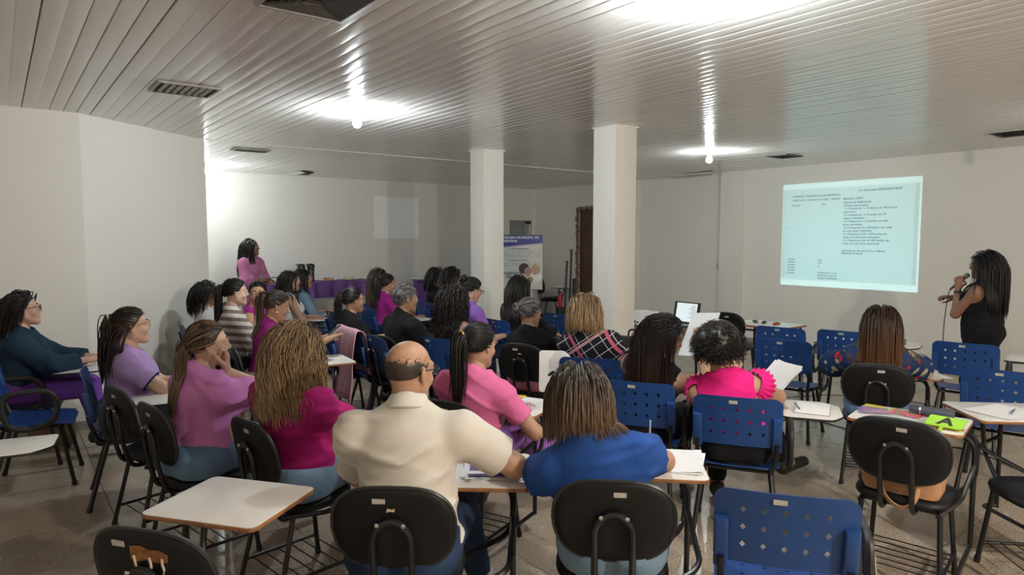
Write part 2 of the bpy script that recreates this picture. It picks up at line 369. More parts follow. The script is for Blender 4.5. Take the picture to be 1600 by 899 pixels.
# bulbs
def bulb(x, y, label, colr=COOL, k=1.0):
    t = tag(empty('ceiling_bulb', (x, y, H)), label, 'light bulb', 'bare ceiling bulbs')
    MB().lathe([(.055, 0), (.058, -.008), (.045, -.018), (.026, -.022), (.024, -.055), (.020, -.058)][::-1], 20).build('socket', M_WHITEP, t)
    MB().lathe([(.0, -.148), (.014, -.146), (.026, -.138), (.034, -.122), (.036, -.108), (.032, -.092), (.024, -.076), (.020, -.062), (.019, -.054)], 20).build('glass_bulb', emis('bulb_%.2f_%.2f' % (colr[2], k), colr, BULB_STRENGTH*k), t)
    return t
bulb(2.48, 5.37, 'bare glowing bulb on the ceiling over the left of the audience', COOL, 1.0)
bulb(7.1, 5.17, 'bare glowing bulb on the ceiling in front of the projector wall', COOL, .62)
bulb(2.46, 10.6, 'bare glowing bulb half hidden by the left wall corner', COOL, .85)
bulb(2.5, 1.80, 'bare glowing bulb cut by the top edge of the picture', COOL, 1.05)
bulb(7.1, 1.4, 'bare bulb on the ceiling outside the right edge', COOL, .2)
bulb(2.4, -1.9, 'unseen bulb added behind the camera for warm light', WARM, 5.6)  # added out of view to warm the left wall and the columns
bulb(7.1, -2.4, 'unseen weaker bulb added behind the camera at the right', WARM, .4)  # second unseen lamp, added for warm light from behind
# ================================================================== CHAIRS
def pad(outline, t, place, dome=0.012, rings=(1.0, .985, .95, .86, .6, .3)):   # upholstered pad; outline in the (a, b) plane, place maps (a, b, c) to a point
    n = len(outline); vs, fs = [], []; m = MB()
    for side in (1, -1):
        base = len(vs)
        for s_ in rings:
            e = max(0.0, (s_ - .86) / .14); c = t/2*math.sqrt(max(0, 1 - e*e)) + dome*(1 - min(1, s_))*(1 if side > 0 else .4)
            for (a, b) in outline: vs.append(place(a*s_, b*s_, side*c))
        vs.append(place(0, 0, side*(t/2 + dome*(1 if side > 0 else .4))))
        for k in range(len(rings)-1):
            for i in range(n):
                j = (i+1) % n; q = (base+k*n+i, base+k*n+j, base+(k+1)*n+j, base+(k+1)*n+i); fs.append(q if side > 0 else q[::-1])
        for i in range(n):
            q = (base+(len(rings)-1)*n+i, base+(len(rings)-1)*n+(i+1) % n, len(vs)-1); fs.append(q if side > 0 else q[::-1])
    return m.add(vs, fs)
def superell(a, b, p, q=None, n=44, low=1.0):
    out = []
    for k in range(n):
        th = 2*PI*k/n; c, s_ = math.cos(th), math.sin(th)
        x = a*math.copysign(abs(c)**(2/p), c); y = b*math.copysign(abs(s_)**(2/(q or p)), s_)
        if y < 0: x *= 1 - (1-low)*(-y/b)
        out.append((x, y))
    return out
TILT = math.radians(11)
def back_pt(a, b, c):       # black backrest: a across, b up, c toward the sitter
    y = -.235 + 0.32*a*a + c*math.cos(TILT) - b*math.sin(TILT); z = .705 + b*math.cos(TILT) + c*math.sin(TILT)
    return (a, y, z)
ME_A_BACK = pad(superell(.215, .160, 3.0, 2.6, low=.93), .034, back_pt).mesh('backrest', M_VINYL)
ME_A_EDGE = MB().tube([back_pt(a*1.0, b*1.0, -.004) for a, b in superell(.214, .159, 3.0, 2.6, low=.93)], .0075, 6, closed=True).mesh('edge_piping', M_BLKPLASTIC)
ME_A_SEAT = pad(superell(.215, .205, 3.2, n=40), .05, lambda a, b, c: (a, b+.01, .445 + c - .10*max(0, b-.10)**1.3)).mesh('seat', M_VINYL)
ME_A_SUP = MB().tube(bend_path([(-.066, .10, .405), (-.066, -.215, .405), (-.066, -.256, .56), (-.066, -.272, .70), (-.02, -.275, .745), (.02, -.275, .745), (.066, -.272, .70), (.066, -.256, .56), (.066, -.215, .405), (.066, .10, .405)], .05, 5), .0125, 8).mesh('back_support', M_BLACKMETAL)
ME_A_BOLT = MB().lathe([(.009, 0), (.008, .004), (0, .006)], 10).mesh('bolt', M_STEEL)
def leg_me(name, a, b, r=.0125):
    a, b = Vector(a), Vector(b); d = (b-a).normalized()
    return MB().tube([a, b - d*.03], r, 8).tube([b - d*.032, b], r*1.25, 8).mesh(name, M_BLACKMETAL)
LEGS_A = [leg_me('leg', (s_*.165, y0, .42), (s_*.195, y1, 0)) for s_ in (-1, 1) for y0, y1 in ((-.13, -.23), (.15, .20))]
_f = MB()
for s_ in (-1, 1): _f.tube([(s_*.165, -.18, .412), (s_*.165, .17, .412)], .0115, 8)
_f.tube([(-.165, -.13, .412), (.165, -.13, .412)], .011, 8).tube([(-.165, .15, .412), (.165, .15, .412)], .011, 8)
ME_A_FRAME = _f.mesh('seat_frame', M_BLACKMETAL)
_f = MB()
for k in range(6): y = -.17 + .066*k; _f.tube([(-.187, y, .112), (.187, y, .112)], .0035, 6)
for s_ in (-1, 1): _f.tube([(s_*.187, -.204, .11), (s_*.187, .187, .11)], .009, 8)
ME_A_RACK = _f.mesh('book_rack', M_BLACKMETAL)
ME_TAG = MB().box((-.022, -.0015, -.009), (.022, .0015, .009)).mesh('asset_tag', M_TAG, False)
M_FOAM = mat('torn_foam', (0.30, 0.13, 0.045), 0.95, 0.4, 60, 0.5, 120); M_THREAD = mat('torn_lining', (0.55, 0.46, 0.33), 0.95)
def black_chair(loc, heading, label, tablet=None, torn=0, z=.715, drape=False):
    """tablet: (x0, x1, y0, y1, side) of the writing board, or None"""
    t = tag(empty('tablet_arm_chair' if tablet else 'padded_chair', loc, math.radians(heading) - PI/2), label, 'chair', 'black padded chairs')
    link('seat', ME_A_SEAT, t); bk = link('backrest', ME_A_BACK, t); link('edge_piping', ME_A_EDGE, bk)
    link('back_support', ME_A_SUP, t); link('seat_frame', ME_A_FRAME, t); link('book_rack', ME_A_RACK, t)
    for me in LEGS_A: link('leg', me, t)
    for s_ in (-1, 1): b_ = link('bolt', ME_A_BOLT, t, (s_*.045, -.284, .735), (PI/2, 0, 0))
    tg = link('asset_tag', ME_TAG, t, Vector(back_pt({1: -.085, 2: -.04}.get(torn, .02), .115, -.019)), (TILT, 0, 0))
    if torn == 1:
        rg = random.Random(5); q = MB()
        pl = [back_pt(.02+x*1.25, .09+y*1.3, -.0205) for x, y in ((-.055, -.015), (-.05, .018), (-.02, .022), (.005, .014), (.03, .016), (.052, .006), (.048, -.012), (.02, -.017), (-.01, -.012), (-.035, -.02))]
        q.add(pl + [Vector(p) + Vector((0, .004, 0)) for p in pl], [tuple(range(10))[::-1]] + [(i, (i+1) % 10, 10+(i+1) % 10, 10+i) for i in range(10)]); q.build('torn_patch', M_FOAM, bk)
        for x, l in ((-.045, .085), (0, .07), (.035, .045)):
            MB().tube(smooth_path([back_pt(.02 + x*1.2 + rg.uniform(-.004, .004), .085 - l*1.2*k/3, -.0215) for k in range(4)], 3), [.004]*7 + [.002]*3, 5).build('loose_thread', M_THREAD, bk)
    if torn == 2:
        pl = [back_pt(.0+x, .075+y, -.0195) for x, y in ((-.018, -.005), (-.012, .014), (.004, .010), (.014, .014), (.012, -.002), (.004, -.015), (-.010, -.014))]
        MB().add(pl + [Vector(p) + Vector((0, .003, 0)) for p in pl], [tuple(range(7))[::-1]] + [(i, (i+1) % 7, 7+(i+1) % 7, 7+i) for i in range(7)]).build('torn_patch', M_THREAD, bk)
    if torn == 3:
        pl = [back_pt(-.19+x, .06+y, -.0205) for x, y in ((-.008, -.05), (-.012, .03), (.006, .055), (.016, .02), (.012, -.04))]
        MB().add(pl + [Vector(p) + Vector((0, .003, 0)) for p in pl], [tuple(range(5))[::-1]] + [(i, (i+1) % 5, 5+(i+1) % 5, 5+i) for i in range(5)]).build('torn_patch', M_THREAD, bk)
    if tablet:
        x0, x1, y0, y1, sd = tablet; px_ = (x1 - .07) if sd > 0 else (x0 + .07); px_ = max(.235, px_) if sd > 0 else min(-.235, px_); ix = px_ - sd*.20
        q = MB(); ym = (y0+y1)/2
        q.tube(bend_path([(px_, ym - .05, .10), (px_, ym - .05, z - .035), (ix, ym - .05, z - .035)], .09, 6), .0125, 8)
        q.tube(bend_path([(sd*.165, .12, .412), (px_, ym + .03, .43), (px_, ym + .06, z - .035), (ix, ym + .06, z - .035)], .09, 6), .0125, 8)
        q.tube(bend_path([(sd*.165, -.16, .412), (px_, -.06, .47), (px_, ym - .05, .53)], .06, 5), .0115, 8)
        q.tube(bend_path([(sd*.19, -.19, .11), (px_, -.10, .11), (px_, ym - .05, .11)], .05, 5), .0115, 8)
        q.build('tablet_support', M_BLACKMETAL, t)
        board_ = empty('writing_board'); board_.parent = t
        poly = round_poly([(x0, y0), (x1, y0), (x1, y1), (x0, y1)], .035, 4)
        MB().slab(poly, z - .018, z - .0015, .004).build('wood_edge', M_WOOD, board_)
        ins = round_poly([(x0+.003, y0+.003), (x1-.003, y0+.003), (x1-.003, y1-.003), (x0+.003, y1-.003)], .034, 4)
        MB().slab(ins, z - .003, z, .0008).build('laminate_top', M_LAM, board_)
    return t
# ---- blue plastic chair
def blue_plate(w, h, cols, rows, t, place, hole=.0105, mx=.05, mz=.035, rtop=.05, rbot=.02):
    xs = [-w/2 + mx + (w - 2*mx)*i/cols for i in range(cols+1)]; zs = [mz + (h - 2*mz)*j/rows for j in range(rows+1)]
    P, F_ = [], []; idx = {}
    def key(x, z):
        k_ = (round(x, 5), round(z, 5))
        if k_ not in idx: idx[k_] = len(P); P.append((x, z))
        return idx[k_]
    ex = [-w/2, -w/2 + mx*.3, -w/2 + mx*.6] ; ez0 = [0, mz*.5]
    fx = ex + xs + [-e for e in ex[::-1]]; fz = ez0 + zs + [h - e for e in ez0[::-1]]
    fx2 = []; 
    for a, b in zip(fx[:-1], fx[1:]): fx2 += [a, (a+b)/2]
    fx2.append(fx[-1]); fz2 = []
    for a, b in zip(fz[:-1], fz[1:]): fz2 += [a, (a+b)/2]
    fz2.append(fz[-1])
    holes = []
    for i in range(0, len(fx2)-2, 2):
        for j in range(0, len(fz2)-2, 2):
            x0, xm, x1, z0, zm, z1 = fx2[i], fx2[i+1], fx2[i+2], fz2[j], fz2[j+1], fz2[j+2]
            inn = x0 >= xs[0]-1e-6 and x1 <= xs[-1]+1e-6 and z0 >= zs[0]-1e-6 and z1 <= zs[-1]+1e-6
            C4 = [key(x0, z0), key(x1, z0), key(x1, z1), key(x0, z1)]; M4 = [key(xm, z0), key(x1, zm), key(xm, z1), key(x0, zm)]
            if inn:
                D = [key(xm, zm-hole*1.25), key(xm+hole, zm), key(xm, zm+hole*1.25), key(xm-hole, zm)]; holes.append(D)
                for q in range(4): F_.append((C4[q], M4[q], D[q], D[q-1], M4[q-1]))
            else:
                cc = key(xm, zm)
                for q in range(4): F_.append((C4[q], M4[q], cc, M4[q-1]))
    def rounded(x, z):
        for r, zc, up in ((rtop, h - rtop, 1), (rbot, rbot, -1)):
            cx = w/2 - r
            if abs(x) > cx and (z - zc)*up > 0:
                dx, dz = abs(x) - cx, abs(z - zc); mxn = max(dx, dz); L = math.hypot(dx, dz)
                if L > 1e-9: s_ = mxn/L; return math.copysign(cx + dx*s_, x), zc + up*dz*s_
        return x, z
    n = len(P); vs = [place(*rounded(x, z), t/2) for x, z in P] + [place(*rounded(x, z), -t/2) for x, z in P]
    fs = list(F_) + [tuple(n+i for i in f[::-1]) for f in F_]
    from collections import Counter
    cnt = Counter()
    for f in F_:
        for a, b in zip(f, f[1:]+f[:1]): cnt[(a, b)] += 1
    for (a, b) in list(cnt):
        if (b, a) not in cnt: fs.append((b, a, n+a, n+b))
    return MB().add(vs, fs)
BT = math.radians(12)
def bplace(x, z, c): return (x, -.215 + .42*x*x - (z)*math.sin(BT) + c, .575 + z*math.cos(BT))
ME_B_BACK = blue_plate(.46, .285, 5, 3, .006, bplace, mx=.062, mz=.04).mesh('backrest', M_BLUE)
ME_B_SLEEVE = []
for s_ in (-1, 1):
    M = Matrix.Translation((s_*.205, -.215 + .42*.205**2 - .006, .56)) @ Matrix.Rotation(BT, 4, 'X')
    ME_B_SLEEVE.append(MB().slab(round_rect(-.024, -.020, .024, .014, .008, 3), 0, .19, .004, M=M).mesh('post_sleeve', M_BLUE))
def splace(x, y, c):
    q = max(0, y - .30)
    return (x, y - .19, .435 + c + .28*x*x*(1 - y/.8) - 1.6*q*q + .25*max(0, .10-y)**1.2)
ME_B_SEAT = blue_plate(.45, .41, 4, 4, .007, splace, hole=.007, mx=.06, mz=.06, rtop=.07, rbot=.05).mesh('seat', M_BLUE)
LEGS_B = [leg_me('leg', (s_*.175, y0, .43), (s_*.225, y1, 0), .0135) for s_ in (-1, 1) for y0, y1 in ((-.13, -.25), (.14, .22))]
_f = MB()
for s_ in (-1, 1): _f.tube(bend_path([(s_*.175, .17, .415), (s_*.175, -.17, .415), (s_*.205, -.212, .50), (s_*.205, -.236, .60)], .05, 4), .0125, 8)
_f.tube([(-.175, -.12, .415), (.175, -.12, .415)], .011, 8).tube([(-.175, .13, .415), (.175, .13, .415)], .011, 8)
ME_B_FRAME = _f.mesh('seat_frame', M_BLACKMETAL)
_loop = [(.275, -.13, .47), (.275, -.155, .58), (.275, -.13, .665), (.275, -.02, .685), (.275, .09, .675), (.275, .145, .60), (.275, .13, .50), (.275, .06, .445), (.275, -.06, .435)]
_lp = smooth_path(_loop + [_loop[0]], 5)[:-1]
ME_B_ARM = MB().tube(_lp, .019, 8, closed=True, flat=.85).tube([(.16, 0, .415), (.275, 0, .437)], .012, 8).mesh('arm_loop', M_BLKPLASTIC)
def blue_tablet(t, mode):
    if mode == 'arm': return
    # boards share the outline with one cut corner
    poly = round_poly([(-.02, 0), (.24, 0), (.30, .10), (.30, .34), (.22, .42), (.0, .42)], .03, 4)
    b_ = empty('writing_board'); b_.parent = t
    MB().slab(poly, -.014, -.001, .004).build('board_edge', M_BLKPLASTIC, b_)
    ins = [(x*.985+.002, y*.985+.003) for x, y in poly]
    MB().slab(ins, -.003, .001, .0006).build('laminate_top', M_LAM, b_)
    MB().tube([(0, .05, -.02), (.12, .10, -.02)], .011, 6).build('hinge_bracket', M_BLKPLASTIC, b_)
    if mode == 'use': b_.location = (.255, 0, .705)
    elif mode == 'lap': b_.location = (.30, .10, .705); b_.rotation_euler = (0, 0, math.radians(35)); b_.scale = (1, 1, 1); b_.location = (.02, .13, .705); b_.rotation_euler = (0, 0, 0)
    elif mode == 'fwd': b_.location = (.255, .30, .705)
    elif mode == 'down': b_.location = (.31, -.06, .60); b_.rotation_euler = (0, math.radians(84), 0)
    elif mode == 'up': b_.location = (.29, .02, .70); b_.rotation_euler = (0, math.radians(-62), 0)
def blue_chair(loc, heading, label, tablet=None):
    t = tag(empty('plastic_tablet_chair', loc, math.radians(heading) - PI/2), label, 'chair', 'blue plastic chairs')
    bk = link('backrest', ME_B_BACK, t); [link('post_sleeve', me, bk) for me in ME_B_SLEEVE]; link('seat', ME_B_SEAT, t); link('seat_frame', ME_B_FRAME, t)
    link('asset_tag', ME_TAG, bk, bplace(-.02, .255, -.006), (BT, 0, 0))
    for me in LEGS_B: link('leg', me, t)
    if tablet: link('arm_loop', ME_B_ARM, t); blue_tablet(t, tablet)
    return t
# ================================================================== PEOPLE: smooth solids sampled on a grid
def V3(*a): return np.array(a, dtype=np.float64)
def unit(v): v = np.asarray(v, float); return v / (np.linalg.norm(v) + 1e-12)
def rotm(axis, deg):
    a = math.radians(deg); c, s_ = math.cos(a), math.sin(a)
    return {'x': np.array([[1,0,0],[0,c,-s_],[0,s_,c]]), 'y': np.array([[c,0,s_],[0,1,0],[-s_,0,c]]), 'z': np.array([[c,-s_,0],[s_,c,0],[0,0,1]])}[axis]
class RC:   # tapered capsule
    def __init__(s, a, b, r1, r2, k=.03, cap=None, clip=None): s.a, s.b, s.r1, s.r2, s.k, s.cap, s.clip = V3(*a), V3(*b), r1, r2, k, cap, clip
    def box(s): r = max(s.r1, s.r2); return np.minimum(s.a, s.b)-r, np.maximum(s.a, s.b)+r
    def d(s, p):
        ba = s.b-s.a; t = np.clip(((p-s.a)@ba)/(ba@ba+1e-12), 0, 1)
        q = p - s.a - t[..., None]*ba; d = np.sqrt((q*q).sum(-1)) - (s.r1 + (s.r2-s.r1)*t)
        if s.cap: d = np.maximum(d, (p-s.b)@unit(ba))
        return d
    def grow(s, o, o2=None): return RC(s.a, s.b, s.r1+o, s.r2+(o if o2 is None else o2), s.k, s.cap)
class EL:   # ellipsoid
    def __init__(s, c, r, R=None, k=.03): s.c, s.r, s.R, s.k = V3(*c), V3(*r), np.eye(3) if R is None else R, k
    def box(s): m = np.sqrt((s.R**2) @ (s.r**2)); return s.c-m, s.c+m
    def d(s, p):
        q = (p-s.c)@s.R; k0 = np.sqrt(((q/s.r)**2).sum(-1)); k1 = np.sqrt(((q/s.r**2)**2).sum(-1))
        return k0*(k0-1)/(k1+1e-9)
    def grow(s, o, o2=None): return EL(s.c, s.r+o, s.R, s.k)
def field(prims, h, lo=None, hi=None, post=None, cut=None):
    L = np.min([q.box()[0] for q in prims], 0) - .03; U_ = np.max([q.box()[1] for q in prims], 0) + .03
    if lo is not None: L = np.maximum(L, lo); U_ = np.minimum(U_, hi)
    n = np.ceil((U_-L)/h).astype(int)+1
    ax = [L[i] + h*np.arange(n[i]) for i in range(3)]
    F_ = np.full(n, .06)
    for q in prims:
        a, b = q.box(); pd = q.k + 2.5*h
        i0 = np.maximum(0, np.floor((a-pd-L)/h).astype(int)); i1 = np.minimum(n, np.ceil((b+pd-L)/h).astype(int)+1)
        if (i1 <= i0).any(): continue
        g = np.stack(np.meshgrid(*[ax[i][i0[i]:i1[i]] for i in range(3)], indexing='ij'), -1)
        d = q.d(g); sl = tuple(slice(i0[i], i1[i]) for i in range(3)); f0 = F_[sl]
        hh = np.maximum(q.k - np.abs(f0-d), 0)/q.k; F_[sl] = np.minimum(f0, d) - hh*hh*q.k*.25
    if post is not None or cut is not None:
        g = np.stack(np.meshgrid(*ax, indexing='ij'), -1)
        if post is not None: F_ = post(g, F_)
    return F_, L, h
def nets(F_, L, h):
    F_ = np.pad(F_, 1, constant_values=.05); L = L - h
    s = F_ < 0; n = np.array(F_.shape)
    offs = [(i, j, k) for i in (0,1) for j in (0,1) for k in (0,1)]
    cnt = np.zeros(n-1, np.int8)
    for i, j, k in offs: cnt += s[i:n[0]-1+i, j:n[1]-1+j, k:n[2]-1+k]
    act = (cnt > 0) & (cnt < 8); I = np.argwhere(act)
    if len(I) == 0: return np.zeros((0,3)), np.zeros((0,4), int)
    idx = np.full(act.shape, -1, np.int64); idx[act] = np.arange(len(I))
    val = {o: F_[I[:,0]+o[0], I[:,1]+o[1], I[:,2]+o[2]] for o in offs}
    acc = np.zeros((len(I), 3)); w_ = np.zeros(len(I))
    for a in offs:
        for ax in range(3):
            if a[ax]: continue
            b = list(a); b[ax] = 1; b = tuple(b); fa, fb = val[a], val[b]; m = (fa < 0) != (fb < 0)
            t = np.where(m, fa/(fa-fb+1e-12), 0); P = np.array(a, float)[None].repeat(len(I), 0); P[:, ax] = t
            acc += P*m[:, None]; w_ += m
    V = L + h*(I + acc/w_[:, None])
    Q = []
    for ax in range(3):
        o = [0,0,0]; o[ax] = 1; s0 = s[:n[0]-o[0], :n[1]-o[1], :n[2]-o[2]]; s1 = s[o[0]:, o[1]:, o[2]:]
        e = np.argwhere(s0 != s1); b1, b2 = (ax+1) % 3, (ax+2) % 3
        e = e[(e[:, b1] > 0) & (e[:, b2] > 0) & (e[:, b1] < n[b1]-1) & (e[:, b2] < n[b2]-1)]
        c = []
        for d1, d2 in ((0,0),(1,0),(1,1),(0,1)):
            q = e.copy(); q[:, b1] -= d1; q[:, b2] -= d2; c.append(idx[q[:,0], q[:,1], q[:,2]])
        c = np.stack(c, 1); fl = ~s0[e[:,0], e[:,1], e[:,2]]; c[fl] = c[fl][:, ::-1]; Q.append(c)
    Q = np.concatenate(Q); return V, Q[(Q >= 0).all(1)]
def np_mesh(name, parts, m, attr=None):
    V = np.concatenate([p[0] for p in parts]); o = 0; Qs = []
    for v, q in parts: Qs.append(q + o); o += len(v)
    Q = np.concatenate(Qs).astype(np.int32); me = bpy.data.meshes.new(name)
    me.vertices.add(len(V)); me.vertices.foreach_set('co', V.astype(np.float32).ravel())
    me.loops.add(Q.size); me.loops.foreach_set('vertex_index', Q.ravel())
    me.polygons.add(len(Q)); me.polygons.foreach_set('loop_start', np.arange(0, Q.size, 4, dtype=np.int32)); me.polygons.foreach_set('use_smooth', np.ones(len(Q), bool))
    if attr is not None: a = me.attributes.new('along', 'FLOAT', 'POINT'); a.data.foreach_set('value', attr.astype(np.float32))
    me.materials.append(m); me.update(calc_edges=True); me.validate(); return me
def folds(seed, amp):     # soft drape: long, mostly level creases that come and go
    r = np.random.RandomState(seed); ph = r.uniform(0, 6.28, 12); fz = r.uniform(38, 62, 3); tl = r.uniform(-.5, .5, 3)
    def f(g):
        x, y, z = g[..., 0], g[..., 1], g[..., 2]; out = 0
        for i in range(3):
            s_ = np.sin(fz[i]*(z+tl[i]*x) + 1.9*np.sin(9*x+ph[i]) + 1.4*np.sin(8*y+5*z+ph[i+3])); m = np.clip(.35+.65*np.sin(7*x+6*y+8*z+ph[i+6]), 0, 1)
            out = out - amp*m*np.maximum(s_, 0)**3
        return out
    return f
def ik(S, W, l1, l2, pole):
    d = W-S; D = np.linalg.norm(d); D2 = min(max(D, .08), l1+l2-.004); u = d/(D+1e-9); W = S+u*D2
    a = (l1*l1-l2*l2+D2*D2)/(2*D2); hgt = math.sqrt(max(0, l1*l1-a*a)); pv = V3(*pole); pv = unit(pv - u*(pv@u)); return S+u*a+pv*hgt, W
HAIR = {}
def hair_mat(c1, c2, frac, tip):
    key = (c1, c2, frac, tip)
    if key in HAIR: return HAIR[key]
    m = bpy.data.materials.new('hair_%d' % len(HAIR)); m.use_nodes = True; nt = m.node_tree; b = nt.nodes['Principled BSDF']
    b.inputs['Roughness'].default_value = .42; b.inputs['Specular IOR Level'].default_value = .45
    g = nd(nt, 'ShaderNodeNewGeometry'); at = nd(nt, 'ShaderNodeAttribute', attribute_name='along')
    r = nd(nt, 'ShaderNodeValToRGB'); e = r.color_ramp.elements; e[0].position = max(0, 1-frac-.15); e[1].position = min(1, 1-frac+.15)
    e[0].color = (*c1, 1); e[1].color = (*c2, 1); nt.links.new(g.outputs['Random Per Island'], r.inputs[0])
    rp = nd(nt, 'ShaderNodeMapRange'); rp.inputs['From Min'].default_value = .25; rp.inputs['From Max'].default_value = .8; nt.links.new(at.outputs['Fac'], rp.inputs[0])
    mx = nd(nt, 'ShaderNodeMix', data_type='RGBA'); nt.links.new(rp.outputs[0], mx.inputs['Factor']); nt.links.new(r.outputs[0], mx.inputs['A'])
    hs = nd(nt, 'ShaderNodeMix', data_type='RGBA'); hs.inputs['Factor'].default_value = .45; hs.inputs['A'].default_value = (*tip, 1); nt.links.new(r.outputs[0], hs.inputs['B'])
    nt.links.new(hs.outputs['Result'], mx.inputs['B']); nt.links.new(mx.outputs['Result'], b.inputs['Base Color']); HAIR[key] = m
    return m
def strand_mesh(P, r0, wid=1.0, sides=3):     # P: (strands, points, 3)
    S, N, _ = P.shape; T = np.gradient(P, axis=1); T /= np.linalg.norm(T, axis=2, keepdims=True)+1e-9
    ref = np.broadcast_to(V3(.31, .87, .39), T.shape); u = np.cross(T, ref); u /= np.linalg.norm(u, axis=2, keepdims=True)+1e-9; v = np.cross(T, u)
    t = np.linspace(0, 1, N); rad = r0*np.clip(np.minimum(.55+3*t, 1.0), 0, 1)*np.where(t > .75, 1-(t-.75)/.25*.8, 1)
    an = np.arange(sides)*2*PI/sides
    X = P[:, :, None] + rad[None, :, None, None]*(np.cos(an)[None, None, :, None]*u[:, :, None] + np.sin(an)[None, None, :, None]*v[:, :, None]*wid)
    i = np.arange(S)[:, None, None]*N*sides + np.arange(N-1)[None, :, None]*sides; k = np.arange(sides)[None, None, :]; k2 = (k+1) % sides
    Q = np.stack([i+k, i+k2, i+sides+k2, i+sides+k], -1).reshape(-1, 4)
    return X.reshape(-1, 3), Q, np.broadcast_to(t[None, :, None], (S, N, sides)).ravel()
SC0 = V3(0, -.014, .026); SCR = V3(.077, .099, .090)      # scalp ellipsoid in head coordinates
def hairline(y): return np.interp(y, [-.10, -.03, .02, .045, .065, .085], [-.075, -.06, -.03, -.005, .028, .042])
def resample(P, n):
    d = np.linalg.norm(np.diff(P, axis=1), axis=2); c = np.concatenate([np.zeros((len(P), 1)), np.cumsum(d, 1)], 1); out = np.empty((len(P), n, 3))
    for i in range(len(P)):
        tt = np.linspace(0, c[i, -1], n)
        for a in range(3): out[i, :, a] = np.interp(tt, c[i], P[i, :, a])
    return out
